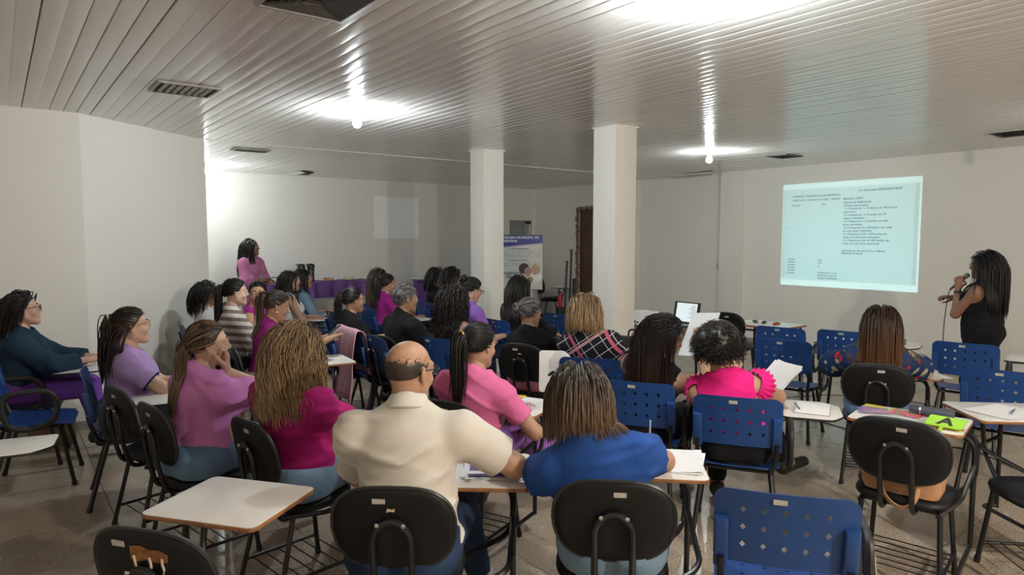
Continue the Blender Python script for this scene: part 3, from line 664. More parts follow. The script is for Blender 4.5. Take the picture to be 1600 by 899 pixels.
def make_hair(hc, Rh, body, st, lod, rs):
    style = st['style']; L = st.get('len', .3); n = int(st.get('n', 520)*(.63, .34, .19)[lod]); vol = st.get('vol', .016); r0 = st.get('r', .0032)*(1.1, 1.5, 2.0)[lod]
    npt = int(st.get('pts', 18)*(.64, .52, .42)[lod])
    D = rs.randn(n*9, 3); D /= np.linalg.norm(D, axis=1)[:, None]; q = D*SCR; D = D[q[:, 2] > hairline(q[:, 1])][:n]; n = len(D)
    toP = lambda q: hc + (q+SC0)@Rh.T
    off = rs.uniform(.007, .007+vol, n)
    headcol = [EL(toP(V3(0,0,0)), SCR, Rh), EL(hc + Rh@V3(0, .03, -.035), (.066, .066, .085), Rh)]
    def push(p, o, thr=.0):
        for c in headcol:
            d = c.d(p); qq = (p-c.c)@c.R; nn = (qq/c.r**2); nn = (nn/(np.linalg.norm(nn, axis=1)[:, None]+1e-9))@c.R.T
            m = np.maximum(0, o-d); p = p + nn*m[:, None]
        for c in body:
            d = c.d(p); m = np.maximum(0, .016+o*.6-d)
            if not (m > 0).any(): continue
            if isinstance(c, RC):
                ba = c.b-c.a; t = np.clip(((p-c.a)@ba)/(ba@ba+1e-12), 0, 1); nn = p-c.a-t[:, None]*ba
            else: nn = (((p-c.c)@c.R)/c.r**2)@c.R.T
            nn = nn/(np.linalg.norm(nn, axis=1)[:, None]+1e-9); p = p + nn*m[:, None]
        return p
    def fall(p, v, Ls, o, hst, back=0.0, grav=.3):
        out = [p]; ns = int(max(Ls)/hst)+2; done = np.zeros(len(p)); bk = Rh@V3(0, -1, 0)
        for i in range(ns):
            w_ = np.array([0, 0, -1.0])+bk*back*max(0, 1-i*hst/.11); v = v*(1-grav)+grav*w_/np.linalg.norm(w_); v /= np.linalg.norm(v, axis=1)[:, None]+1e-9
            live = (done < Ls)[:, None]; pn = push(p+v*hst, o); pn = np.where(live, pn, p); dv = pn-p; ln = np.linalg.norm(dv, axis=1)[:, None]
            v = np.where(ln > 1e-6, dv/(ln+1e-9), v); done = done+ln[:, 0]+(~live[:, 0]); p = pn; out.append(p)
            if (done >= Ls).all(): break
        return np.stack(out, 1)
    def slerp_scalp(D, td, o, k=9):
        ts = np.linspace(0, 1, k); om = np.arccos(np.clip(D@td, -.999, .999)); so = np.sin(om)+1e-6; P = []
        for t in ts:
            e = (np.sin((1-t)*om)/so)[:, None]*D + (np.sin(t*om)/so)[:, None]*td; e /= np.linalg.norm(e, axis=1)[:, None]; P.append(toP(e*(SCR+(.004+o*(1-t*.3))[:, None])))
        return np.stack(P, 1)
    def loose(D, off, L):
        px = st.get('part', .0); sg = np.sign(D[:, 0]-px+1e-6); v = np.stack([sg*np.clip(.15+1.1*(D[:, 1]+.25), 0, .9)*np.clip(np.abs(D[:, 0]-px)*6, .25, 1), np.full(len(D), -st.get('back', .7)), np.full(len(D), -.25)], 1)
        nn = D/SCR; nn /= np.linalg.norm(nn, axis=1)[:, None]; v -= nn*(v*nn).sum(1)[:, None]; v /= np.linalg.norm(v, axis=1)[:, None]+1e-9
        Ls = L*rs.uniform(.86, 1.04, len(D))
        if st.get('blunt'): Ls = L + (D[:, 2]*SCR[2])*.9 + np.clip(.04-np.abs(D[:, 1])*.05, 0, .05) + rs.uniform(-.015, .012, len(D))
        return fall(toP(D*(SCR+.002)), v@Rh.T, Ls, off, .012, st.get('back', .7), .28)
    sets = []
    if style in ('loose', 'curly'): sets.append(resample(loose(D, off, L), npt))
    if style in ('tail', 'half', 'bun'):
        td = unit(V3(*st.get('tie', (0, -.95, .25)))); up = np.ones(n, bool) if style != 'half' else (D[:, 2] > -.05)
        A = slerp_scalp(D[up], td, off[up]*.5, 9)
        tp = toP(td*(SCR+.012)); m = len(A); jit = rs.randn(m, 3)*.014
        if style == 'bun':
            sets.append(resample(A, max(8, npt//2))); th = rs.uniform(0, 6.28, m); a1 = unit(np.cross(td, [0, 0, 1])); a2 = np.cross(td, a1); R_ = st.get('bunr', .034); K = 14; s_ = np.linspace(0, 1, K)
            ph = th[:, None] + s_[None]*4.5; rr_ = R_*(.45+.5*rs.rand(m, 1)); hh = .012+.03*rs.rand(m, 1)*np.sin(s_*3.1)[None]
            sets.append(tp@np.eye(3) + (rr_*np.cos(ph))[..., None]*(Rh@a1) + (rr_*np.sin(ph)*1.15)[..., None]*(Rh@a2) + hh[..., None]*(Rh@td))
        else:
            v0 = np.tile(Rh@unit(td*.55+V3(0, 0, -.55)), (m, 1)) + rs.randn(m, 3)*.34; v0 /= np.linalg.norm(v0, axis=1)[:, None]
            Tl = fall(tp+jit, v0, L*rs.uniform(.7, 1.05, m), rs.uniform(.002, .024, m), .014, 0, .38)
            sets.append(resample(np.concatenate([A[:, :-1], Tl], 1), npt+5))
        if style == 'half': sets.append(resample(loose(D[~up], off[~up], L*.92), npt))
    if style == 'afro':
        R_ = st.get('R', .075); K = npt; s_ = np.linspace(0, 1, K)[None, :, None]; base = toP(D*SCR); out = ((D*V3(1, 1, .85))@Rh.T)[:, None]
        ln = R_*rs.uniform(.75, 1.12, (n, 1, 1)); a1 = np.cross(out[:, 0], rs.randn(n, 3)); a1 /= np.linalg.norm(a1, axis=1)[:, None]; a2 = np.cross(out[:, 0], a1)
        ph = s_*rs.uniform(14, 26, (n, 1, 1))+rs.uniform(0, 6, (n, 1, 1)); am = .011*s_**.5
        sets.append(base[:, None]+out*ln*s_+am*(np.cos(ph)*a1[:, None]+np.sin(ph)*a2[:, None])+V3(0, 0, -.02)*s_**2)
    if style == 'short':
        K = 6; s_ = np.linspace(0, 1, K)[None, :, None]; kp = D[:, 2]*SCR[2] < st.get('top', 9)+rs.randn(n)*.013-.014*np.clip(D[:, 1]+.3, 0, 1); Dk = D[kp]; v = np.stack([Dk[:, 0]*.2+rs.randn(len(Dk))*.25, np.where(Dk[:, 2] > .55, st.get('fwd', .6), -.5), -1.2*(Dk[:, 2] < .6)+.2], 1)
        nn = Dk/SCR; nn /= np.linalg.norm(nn, axis=1)[:, None]; v -= nn*(v*nn).sum(1)[:, None]; v /= np.linalg.norm(v, axis=1)[:, None]+1e-9
        ln = L*rs.uniform(.6, 1.2, (len(Dk), 1, 1)); sets.append(toP(Dk*SCR)[:, None] + ((v[:, None]*s_*ln+nn[:, None]*(ln*st.get('lift', .35)*s_*(1.3-s_)))@Rh.T))
    curl = st.get('curl', 0)
    out = []
    for P in sets:
        if curl and style != 'afro':
            S, N, _ = P.shape; tt = np.linspace(0, 1, N)[None, :]; ln = np.linalg.norm(np.diff(P, axis=1), axis=2).sum(1)[:, None]; ph = tt*ln*st.get('freq', 120)+rs.uniform(0, 6, (S, 1)); am = curl*np.clip((tt*ln-.05)/.08, 0, 1)
            P = P + (am*np.cos(ph))[..., None]*V3(1, .2, 0) + (am*np.sin(ph))[..., None]*V3(.1, .9, .45)
        out.append(strand_mesh(P, r0))
    # scalp cap below the strands
    top = st.get('top', 9)
    def post(g, F_):
        ql = (g-hc)@Rh-SC0; cl = (hairline(ql[..., 1])+.006-ql[..., 2])*.7
        if top < 1: cl = np.maximum(cl, ql[..., 2]-top+.014+.009*np.sin(ql[..., 0]*95+3*np.sin(ql[..., 1]*60))*np.sin(ql[..., 0]*41+ql[..., 1]*70)+.02*np.clip(ql[..., 1]/.099+.1, 0, 1))
        return np.maximum(F_, cl)
    grow = st.get('cap', .004 if style != 'afro' else st.get('R', .075)*.62)
    pr = [EL(toP(V3(0, 0, 0)), SCR+grow, Rh)]
    cap = nets(*field(pr, (.006, .008, .01)[lod], post=post))
    parts = [(a, b) for a, b, c in out]+[cap]; at = np.concatenate([c for a, b, c in out]+[np.zeros(len(cap[0]))])
    return parts, at
SKIN = {'light': (0.58, 0.36, 0.26), 'tan': (0.46, 0.26, 0.17), 'brown': (0.30, 0.155, 0.095), 'fair': (0.64, 0.42, 0.31)}
M_EYE = mat('eye_white', (0.75, 0.73, 0.7), 0.2); M_IRIS = mat('iris', (0.03, 0.015, 0.01), 0.1); M_LENS = film('spectacle_lens', (0.8, 0.85, 0.85), .12, .05)
SHOE = mat('shoe_black', (0.015, 0.014, 0.014), .4)
def skin(k): return mat('skin_'+k, SKIN[k], .5, .10, 9, .05, 220, spec=.35)
def tb_face(mb, hc, Rh):
    return [tuple(hc+Rh@V3(*p)) for p in mb]
def person(label, px, py, dep, heading, o):
    stand = o.get('stand', False); lod = o.get('lod', 0 if dep < 4.1 else 1 if dep < 7.4 else 2); rs = np.random.RandomState(int(px*7+py))
    g = o.get('girth', 1.0); male = o.get('male', False); P = ad(px, py, dep)
    lean, side, twist = o.get('lean', 6), o.get('side', 0), o.get('twist', 0); hy, hp, hr = o.get('head', (0, 0, 0))
    Hc = V3(0, -.05, .555) if not stand else V3(0, 0, .92)
    Rc = rotm('z', -twist)@rotm('y', side)@rotm('x', -lean); Rp = rotm('x', -lean*.35)@rotm('y', side*.3)
    Rh = rotm('z', -hy-twist*.6)@rotm('x', -hp)@rotm('y', hr)
    hs = o.get('hs', 1.0); topz = .118*hs+(.012 if o['hair']['style'] not in ('afro',) else .06)
    def layout(TL):
        N = Hc+Rc@V3(0, -.025, TL); hc = N+rotm('z', -twist)@rotm('x', -(lean*.55+hp*.35))@rotm('y', side)@V3(0, .034, .140); return N, hc
    rz = math.radians(heading)-PI/2
    TL = .475; N, hc = layout(TL); dz = P.z-(hc[2]+topz)
    if stand: Hc = Hc+V3(0, 0, dz); N, hc = layout(TL)
    elif 'seat' in o:      # chair known: bend the trunk so that the head comes where it is seen
        q = place_back(*o['seat']); a_ = math.radians(o['seat'][3]); q = q+Vector((math.cos(a_), math.sin(a_), 0))*.03
        tl_ = Matrix.Rotation(-rz, 3, 'Z')@Vector((P.x-q.x, P.y-q.y, 0))
        for it in range(12):
            lean += math.degrees((tl_.y-hc[1])/.6); side += math.degrees((tl_.x-hc[0])/.6); lean = min(max(lean, -8), 38); side = min(max(side, -16), 16)
            TL += .8*(P.z-(hc[2]+topz)); TL = min(max(TL, .40), .58)
            Rc = rotm('z', -twist)@rotm('y', side)@rotm('x', -lean); Rp = rotm('x', -lean*.35)@rotm('y', side*.3); N, hc = layout(TL)
        pass
    else: TL = min(max(TL+dz/max(.5, Rc[2, 2]), .42), .58); N, hc = layout(TL)
    off = Matrix.Rotation(rz, 3, 'Z')@Vector((hc[0], hc[1], 0)); root = (P.x-off.x, P.y-off.y, 0) if 'seat' not in o else (q.x, q.y, 0)
    t = tag(empty('person', root, rz), label, 'person', 'people in the room')
    C_ = lambda x, y, z: Hc+Rc@V3(x, y, z); B_ = lambda x, y, z: Hc+Rp@V3(x, y, z)
    sw = (.178 if male else .155)*o.get('sw', 1.0)
    pelvis = EL(B_(0, -.01, .02), (.165*g, .120*g, .115), Rp, .06); belly = EL(C_(0, .005*g+.02*(g-1), TL*.33), (.142*g, .108*g+.03*(g-1), .135), Rc, .07)
    ribs = EL(C_(0, -.005, TL*.64), (.142*(g*.6+.4), .105*(g*.6+.4), .165), Rc, .07); gird = EL(C_(0, -.015, TL-.128), (sw+.006, .078, .080), Rc, .06)
    torso = [pelvis, belly, ribs, gird]
    if not male: torso += [EL(C_(s_*.072, .088*(g*.5+.5), TL*.60), (.066, .062, .064), Rc, .05) for s_ in (-1, 1)]
    traps = [RC(N+Rc@V3(0, -.008, .0), C_(s_*.12, -.018, TL-.078), .044, .040, .045) for s_ in (-1, 1)]
    neck = RC(N+Rc@V3(0, .0, -.03), hc+Rh@V3(0, -.018, -.06), .056 if male else .050, .052 if male else .046, .03)
    S_ = {s_: C_(s_*(sw+.006), -.01, TL-.105) for s_ in (-1, 1)}; ag = o.get('arm', 1.0)*(1.12 if male else 1.0)*(g*.5+.5)
    arms, hands, cl_arm = {}, {}, []
    defW = {1: V3(.20, .30, .70), -1: V3(-.20, .30, .70)} if not stand else {1: V3(.26, .05, .80+Hc[2]-.92), -1: V3(-.26, .05, .80+Hc[2]-.92)}
    for s_, kname in ((1, 'R'), (-1, 'L')):
        a = o.get(kname, {}); W = V3(*a['w']) if 'w' in a else defW[s_]
        if a.get('face'): W = hc+Rh@V3(*a['face'])
        pole = a.get('pole', (s_*.6, -.5, -.8)); E_, W = ik(S_[s_], W, .272, .238, pole); arms[s_] = (S_[s_], E_, W)
        d = unit(V3(*a['dir'])) if 'dir' in a else unit(W-E_); nrm = V3(*a.get('n', (0, 0, -1))); nrm = unit(nrm-d*(nrm@d)); hands[s_] = (W, d, nrm, a.get('curl', .5))
    def arm_prims(s_, o1=0, o2=0): a, e, w_ = arms[s_]; return [EL(a, V3(.051, .052, .054)*ag+o1, Rc, .045), RC(a, e, .050*ag+o1, .041*ag+o1, .03), RC(e, w_, .041*ag+o2, .027*(ag*.5+.5)+o2, .02)]
    # legs
    legs = {}
    for s_, kn in ((1, 'RL'), (-1, 'LL')):
        a = o.get(kn, {})
        if stand: hip = Hc+V3(s_*.09, .0, -.03); kn_ = V3(s_*.10, .03, .49); an = V3(s_*.11, -.01, .08)
        else: hip = B_(s_*.09, -.01, -.015); kn_ = V3(*a.get('k', (s_*.13, .40, .53))); an = V3(*a.get('a', (s_*.13, .42, .085)))
        kn_ = hip+unit(kn_-hip)*.43; an = kn_+unit(an-kn_)*(.405 if not stand else min(.43, kn_[2]-.08)); toe = unit(V3(*a.get('toe', (s_*.15, 1, -.10))))
        if not stand and 'a' not in a: an[2] = max(.075, an[2])
        legs[s_] = (hip, kn_, an, toe)
    def leg_prims(o1, o2): 
        L1, L2 = [], []
        for s_ in (-1, 1):
            hp_, kn_, an, toe = legs[s_]; L1 += [EL(B_(s_*.075, -.075 if not stand else -.045, -.01), V3(.105, .10, .10)*g+o1, None, .05), RC(hp_, kn_, .088*g+o1, .060*(g*.5+.5)+o1, .045)]; L2 += [RC(kn_, an, .057+o2, .038+o2*1.3, .035)]
        return L1, L2
    hb = (.0122, .018, .023)[lod]; SEATZ = .468 if not stand else -1
    L1, L2 = leg_prims(0, 0)
    feet = []
    for s_ in (-1, 1):
        hp_, kn_, an, toe = legs[s_]; hl = an+V3(0, 0, -.04)-toe*.03; feet.append([RC(an, hl, .036, .034, .03), RC(hl, hl+toe*.17+V3(0, 0, .0), .036, .028, .03)])
    allp = torso+traps+[neck]+arm_prims(1)+arm_prims(-1)+L1+L2+feet[0]+feet[1]
    def seatclip(gp, F_): return np.maximum(F_, np.where(gp[..., 1] < .30, SEATZ-gp[..., 2], np.where(gp[..., 2] < 0, -gp[..., 2], -1)))
    if stand: seatclip = None
    # the seat clip must not cut the shins and feet, so they are meshed separately
    parts = [nets(*field(torso+traps+[neck]+arm_prims(1)+arm_prims(-1), hb*1.1, post=seatclip)), nets(*field([pelvis]+L1, .021, post=seatclip)), nets(*field(L2+feet[0]+feet[1], .019))]
    # head
    X = lambda *p: hc+Rh@(V3(*p)*hs); fw = .94 if not male else 1.05
    he = [EL(X(0, -.014, .026), (.074*hs, .095*hs, .088*hs), Rh, .03), EL(X(0, .026, -.030), (.057*fw*hs, .062*hs, .082*hs), Rh, .03), RC(X(0, .066, -.098), X(0, .060, -.095), .019, .019, .025),
          RC(X(.050*fw, .0, -.055), X(.012, .062, -.098), .020, .018, .03), RC(X(-.050*fw, .0, -.055), X(-.012, .062, -.098), .020, .018, .03),
          EL(X(.034, .058, -.032), (.026, .026, .026), Rh, .02), EL(X(-.034, .058, -.032), (.026, .026, .026), Rh, .02),
          RC(X(.042, .070, .028), X(.008, .081, .022), .010, .009, .016), RC(X(-.042, .070, .028), X(-.008, .081, .022), .010, .009, .016),
          RC(X(0, .080, .018), X(0, .100, -.024), .0085, .0115, .014), EL(X(.011, .092, -.028), (.009, .010, .008), Rh, .01), EL(X(-.011, .092, -.028), (.009, .010, .008), Rh, .01),
          RC(X(-.018, .080, -.059), X(.018, .080, -.059), .0085, .0085, .012), RC(X(-.016, .078, -.070), X(.016, .078, -.070), .009, .009, .012)]
    for s_ in (-1, 1): he += [EL(X(s_*.076*fw, -.004, -.008), (.0075, .019, .031), Rh@rotm('z', s_*22)@rotm('x', 8), .008), EL(X(s_*.072*fw, -.0, -.034), (.008, .010, .012), Rh, .008)]
    def sock(gp, F_):
        for s_ in (-1, 1):
            d = np.sqrt(((gp-X(s_*.031, .094, .006))**2).sum(-1))-.0145; kk = .012; hh = np.maximum(kk-np.abs(F_+d), 0)/kk; F_ = np.maximum(F_, -d)+hh*hh*kk*.25
            e = np.sqrt((((gp-X(s_*.031, .0795, .0115))/V3(1.15, 1, .8))**2).sum(-1))-.0125; F_ = np.minimum(F_, e)
        return F_
    hh_ = (.0053, .0068, .0092)[lod]
    parts.append(nets(*field(he+[neck], hh_, lo=hc-V3(.2, .2, .15), hi=hc+V3(.2, .2, .2), post=sock)))
    # hands
    for s_ in (-1, 1):
        W, d, nm, cu = hands[s_]; sx = unit(np.cross(d, nm))*s_     # toward the thumb
        th = -sx if s_ > 0 else -sx
        th = unit(np.cross(nm, d))*(1 if s_ < 0 else -1); th = -th if o.get('flipthumb') else th
        K = lambda a, b, c: W+d*a+th*b+nm*c
        hp_ = [RC(W-d*.05, W+d*.01, .0285*(ag*.5+.5), .025, .02), RC(K(.02, .012, 0), K(.085, .022, .002), .017, .015, .015), RC(K(.02, -.012, 0), K(.082, -.026, .002), .017, .0135, .015), RC(K(.02, 0, 0), K(.085, 0, 0), .017, .016, .015)]
        for b, ln in ((.030, .070), (.011, .078), (-.009, .073), (-.028, .058)):
            p0 = K(.086-abs(b)*.15, b, 0); an = .25*cu; q = [p0]
            for f_, dl in ((.45, .55), (.30, .8), (.25, .7)):
                dd = d*math.cos(an)+nm*math.sin(an); q.append(q[-1]+dd*ln*f_); an += cu*dl*1.35
            for i in range(3): hp_.append(RC(q[i], q[i+1], .0088-.0008*i, .0083-.0009*i, .005))
        t0 = K(.022, .022, .004); t1 = K(.050, .046, .016+.012*cu); t2 = K(.074, .050-.012*cu, .026+.022*cu); t3 = K(.094, .046-.026*cu, .030+.026*cu)
        hp_ += [RC(t0, t1, .014, .011, .012), RC(t1, t2, .0105, .0095, .006), RC(t2, t3, .0095, .008, .005)]
        parts.append(nets(*field(hp_, (.0046, .0064, .009)[lod])))
    me = np_mesh('body', parts, skin(o.get('skin', 'tan'))); link('body', me, t)
    # clothes
    hv = (.0094, .0142, .0185)[lod]; sh = o['shirt']; off = sh.get('off', .014); slv = sh.get('sleeve', .45); fo = folds(int(px), sh.get('fold', .0035))
    prs = [q.grow(off) for q in torso]+[q.grow(off*.8, off*.8) for q in traps]
    if sh.get('hem', .0) > -.02 and not stand: prs[0] = pelvis.grow(off+.004)
    if sh.get('tunic'): prs += [EL(Hc+V3(0, -.005, -.03), (.168*g, .130*g, .26), None, .08), EL(Hc+V3(0, -.005, .14), (.145*g, .112*g, .20), None, .08)]
    for s_ in (-1, 1):
        a, e, w_ = arms[s_]
        if slv <= 0.02: continue
        prs.append(EL(a, V3(.051, .052, .054)*ag+off, Rc, .045)); lo_ = sh.get('loose', .006)
        if slv <= 1: b_ = a+(e-a)*slv; prs.append(RC(a, b_, .050*ag+off, (.050-.009*slv)*ag+off+lo_, .03, cap=True))
        else:
            b_ = e+(w_-e)*(slv-1); prs += [RC(a, e, .050*ag+off, .041*ag+off+lo_, .03), RC(e, b_, .041*ag+off+lo_, .034*ag+off*.8+lo_, .03, cap=True)]
    hemP = B_(0, 0, sh.get('hem', -.01)); hu = Rp@V3(0, 0, 1); nr = sh.get('neck', .062); nkA, nkB = N+Rc@V3(0, sh.get('vneck', .014), -.018-sh.get('low', 0)), hc+Rh@V3(0, .03, -.05)
    def shirtpost(gp, F_):
        F_ = F_+fo(gp); dn = RC(nkA, nkB, nr, nr*1.5).d(gp); F_ = np.maximum(F_, -dn); F_ = np.maximum(F_, (hemP-gp)@hu+.006*np.sin(gp[..., 0]*30+gp[..., 1]*22))
        if slv <= 0.02:
            for s_ in (-1, 1):
                a, e, w_ = arms[s_]; F_ = np.maximum(F_, -(np.sqrt((((gp-a-Rc@V3(s_*.035, 0, -.01))/V3(1, 1, 1.15))**2).sum(-1))-.082))
        if not stand: F_ = np.maximum(F_, SEATZ+.004-gp[..., 2])
        return F_
    shm = sh['mat']; nm_ = sh.get('name', 'shirt'); link(nm_, np_mesh(nm_, [nets(*field(prs, hv, post=shirtpost))], shm), t)
    if sh.get('collar'):
        cmb = MB(); q = []
        for k in range(25):
            an_ = PI*1.5+ (k/24-.5)*2*PI*.86; rr_ = .068
            q.append((rr_*math.cos(an_), rr_*1.08*math.sin(an_)))
        vs = []
        for x, y in q:
            for dz_, k_ in ((.045, .96), (.055, 1.0), (.05, 1.08), (.004, 1.42), (-.004, 1.38)): vs.append(tuple(N+Rc@V3(x*k_, y*k_+.012, dz_-.035+.03*(y < 0))))
        cmb.add(vs, [(5*i+j, 5*i+j+1, 5*i+5+j+1, 5*i+5+j) for i in range(24) for j in range(4)]); c_ = cmb.build('collar', shm, t); md = c_.modifiers.new('thick', 'SOLIDIFY'); md.thickness = .004
    pt = o.get('pants'); 
    if pt:
        po = pt.get('off', .011); P1, P2 = leg_prims(po, pt.get('shin', po+.004)); up_ = B_(0, 0, .085); f2 = folds(int(py), .003)
        if pt.get('skirt'): P2 = [RC(legs[s_][1], legs[s_][2]+V3(0, 0, .18), .085, .10, .09) for s_ in (-1, 1)]
        for q in P2: q.cap = True
        pe = [pelvis.grow(po)]+P1
        def p1(gp, F_):
            F_ = np.maximum(F_+f2(gp), (gp-up_)@hu)
            return seatclip(gp, F_) if seatclip else F_
        ln = pt.get('len', .93)
        for q in P2:
            q.b = q.a+(q.b-q.a)*ln
        link(pt.get('name', 'trousers'), np_mesh('trousers', [nets(*field(pe, hv*1.75, post=p1)), nets(*field(P2, hv*1.75, post=lambda gp, F_: F_+f2(gp)))], pt['mat']), t)
    if o.get('shoe', SHOE) is not None:
        for f_ in feet:
            toe0 = f_[1]
            pr_ = [RC(f_[1].a+V3(0, 0, -.004), f_[1].b, .043, .035, .03), RC(f_[0].b+V3(0, 0, .02), f_[0].b, .041, .041, .03)]
            link('shoe', np_mesh('shoe', [nets(*field(pr_, hv*1.15))], o.get('shoe', SHOE)), t)
    # hair
    hr_ = dict(o['hair']); hm = hair_mat(hr_['c'], hr_.get('c2', hr_['c']), hr_.get('frac', .0), hr_.get('tip', hr_['c']))
    colb = [q.grow(off) for q in torso[:4]]+traps+[neck]+[RC(arms[s_][0], arms[s_][1], .06, .05) for s_ in (-1, 1)]
    hpz, hat = make_hair(hc, Rh, colb, hr_, lod, rs); ho = link('hair', np_mesh('hair', hpz, hm, hat), t)
    if hr_.get('clip'):
        td = unit(V3(*hr_.get('tie', (0, -.95, .25)))); cp = hc+Rh@(td*(SCR+.022)+SC0)
        MB().tube([tuple(cp+Rh@V3(.022*math.cos(a), -.004, .022*math.sin(a))) for a in np.linspace(0, 6.28, 13)[:-1]], .006, 6, closed=True).build('hair_tie', mat('hair_tie_'+hr_['clip'], {'gold': (.5, .33, .08), 'white': (.7, .7, .68), 'blue': (.05, .08, .3)}[hr_['clip']], .3), ho)
    # face details
    if o.get('face', True):
        em = MB()
        for s_ in (-1, 1):
            em = MB(); em.sphere(tuple(X(s_*.031, .0805, .005)), .0118*hs, 0, 12, 8); em.sphere(tuple(X(s_*.031, .0865, .005)), .0072*hs, 1, 10, 6); em.build('eye', [M_EYE, M_IRIS], t)
            MB().tube([tuple(X(s_*a, b, c)) for a, b, c in ((.012, .090, .027), (.028, .086, .034), (.042, .074, .032), (.050, .063, .026))], [.003, .0042, .0036, .0015], 6).build('eyebrow', hm, t)
        lm = mat('lips_'+o.get('skin', 'tan'), tuple(c*f_ for c, f_ in zip(SKIN[o.get('skin', 'tan')], (.85, .48, .48))), .4)
        MB().tube([tuple(X(a, b, c)) for a, b, c in ((-.024, .077, -.063), (-.012, .0875, -.0615), (0, .0905, -.0625), (.012, .0875, -.0615), (.024, .077, -.063))], [.001, .0045, .0045, .0045, .001], 6).tube([tuple(X(a, b, c)) for a, b, c in ((-.024, .077, -.064), (-.011, .0865, -.069), (0, .089, -.070), (.011, .0865, -.069), (.024, .077, -.064))], [.001, .005, .0055, .005, .001], 6).build('lips', lm, t)
    if o.get('glasses'):
        gm = M_BLACKMETAL if o['glasses'] != 'wire' else mat('gold_wire', (.5, .38, .22), .3, metal=.9); q = MB(); r_ = .0022 if o['glasses'] != 'wire' else .0012
        lq = MB()
        for s_ in (-1, 1):
            lp = [tuple(X(s_*(.032+.024*math.copysign(abs(math.cos(a))**.7, math.cos(a))), .106-.004*abs(math.cos(a)), .004+.019*math.copysign(abs(math.sin(a))**.7, math.sin(a)))) for a in np.linspace(0, 2*PI, 17)[:-1]]
            q.tube(lp, r_, 5, closed=True); lq.add(lp, [tuple(range(16))]); q.tube([tuple(X(s_*.056, .101, .010)), tuple(X(s_*.078, .06, .012)), tuple(X(s_*.083, -.005, .010)), tuple(X(s_*.08, -.03, -.006))], r_, 5)
        q.tube([tuple(X(-.009, .107, .008)), tuple(X(.009, .107, .008))], r_, 5); gl = q.build('glasses', gm, t); lq.build('lens', M_LENS, gl, smooth=False)
    if o.get('earring'):
        for s_ in (-1, 1): MB().tube([tuple(X(s_*.079*fw, .002+.009*math.sin(a), -.052-.009*math.cos(a))) for a in np.linspace(0, 6.28, 11)[:-1]], .0018, 5, closed=True).build('earring', mat('gold', (.75, .5, .18), .25, metal=1.0), t)
    info = dict(root=t, hc=hc, Rh=Rh, Rc=Rc, N=N, Hc=Hc, arms=arms, hands=hands, C=C_, TL=TL, loc=Vector(root), rz=rz, heading=heading, off=off, legs=legs)
    return info
def place_back(px, py, z, heading, back=.27):
    p = ah(px, py, z); a = math.radians(heading); return Vector((p.x + math.cos(a)*back, p.y + math.sin(a)*back, 0))
# ================================================================== CLOTH PATTERNS
def pat_lines(name, base, lines, rot=(0,0,0)):   # lines: (axis, frequency, width, colour, phase)
    m = mat(name, base, .9, spec=.2); nt = m.node_tree; b = nt.nodes['Principled BSDF']; tc = nd(nt, 'ShaderNodeTexCoord'); mp = nd(nt, 'ShaderNodeMapping'); mp.inputs['Rotation'].default_value = rot
    nt.links.new(tc.outputs['Object'], mp.inputs[0]); sx = nd(nt, 'ShaderNodeSeparateXYZ'); nt.links.new(mp.outputs[0], sx.inputs[0]); cur = None
    for ax, fr, wd, c, ph in lines:
        a = nd(nt, 'ShaderNodeMath', operation='MULTIPLY_ADD'); a.inputs[1].default_value = fr; a.inputs[2].default_value = ph; nt.links.new(sx.outputs[ax], a.inputs[0])
        f_ = nd(nt, 'ShaderNodeMath', operation='FRACT'); nt.links.new(a.outputs[0], f_.inputs[0]); l = nd(nt, 'ShaderNodeMath', operation='LESS_THAN'); l.inputs[1].default_value = wd; nt.links.new(f_.outputs[0], l.inputs[0])
        mx = nd(nt, 'ShaderNodeMix', data_type='RGBA'); mx.inputs['B'].default_value = (*c, 1); nt.links.new(l.outputs[0], mx.inputs['Factor'])
        if cur: nt.links.new(cur, mx.inputs['A'])
        else: mx.inputs['A'].default_value = (*base, 1)
        cur = mx.outputs['Result']
    nt.links.new(cur, b.inputs['Base Color']); return m
def pat_spots(name, base, spots, scale):          # irregular flowers / dots: list of (colour, size, seed)
    m = mat(name, base, .85, spec=.2); nt = m.node_tree; b = nt.nodes['Principled BSDF']; tc = nd(nt, 'ShaderNodeTexCoord'); cur = None
    for c, sz, sd in spots:
        mp = nd(nt, 'ShaderNodeMapping'); mp.inputs['Location'].default_value = (sd, sd*.7, sd*1.3); nt.links.new(tc.outputs['Object'], mp.inputs[0])
        nz = nd(nt, 'ShaderNodeTexNoise'); nz.inputs['Scale'].default_value = scale*2.2; ad_ = nd(nt, 'ShaderNodeMix', data_type='RGBA', blend_type='ADD'); ad_.inputs['Factor'].default_value = .035
        nt.links.new(mp.outputs[0], nz.inputs['Vector']); nt.links.new(mp.outputs[0], ad_.inputs['A']); nt.links.new(nz.outputs['Color'], ad_.inputs['B'])
        v = nd(nt, 'ShaderNodeTexVoronoi'); v.inputs['Scale'].default_value = scale; nt.links.new(ad_.outputs['Result'], v.inputs['Vector'])
        l = nd(nt, 'ShaderNodeMath', operation='LESS_THAN'); l.inputs[1].default_value = sz; nt.links.new(v.outputs['Distance'], l.inputs[0])
        mx = nd(nt, 'ShaderNodeMix', data_type='RGBA'); mx.inputs['B'].default_value = (*c, 1); nt.links.new(l.outputs[0], mx.inputs['Factor'])
        if cur: nt.links.new(cur, mx.inputs['A'])
        else: mx.inputs['A'].default_value = (*base, 1)
        cur = mx.outputs['Result']
    nt.links.new(cur, b.inputs['Base Color']); return m
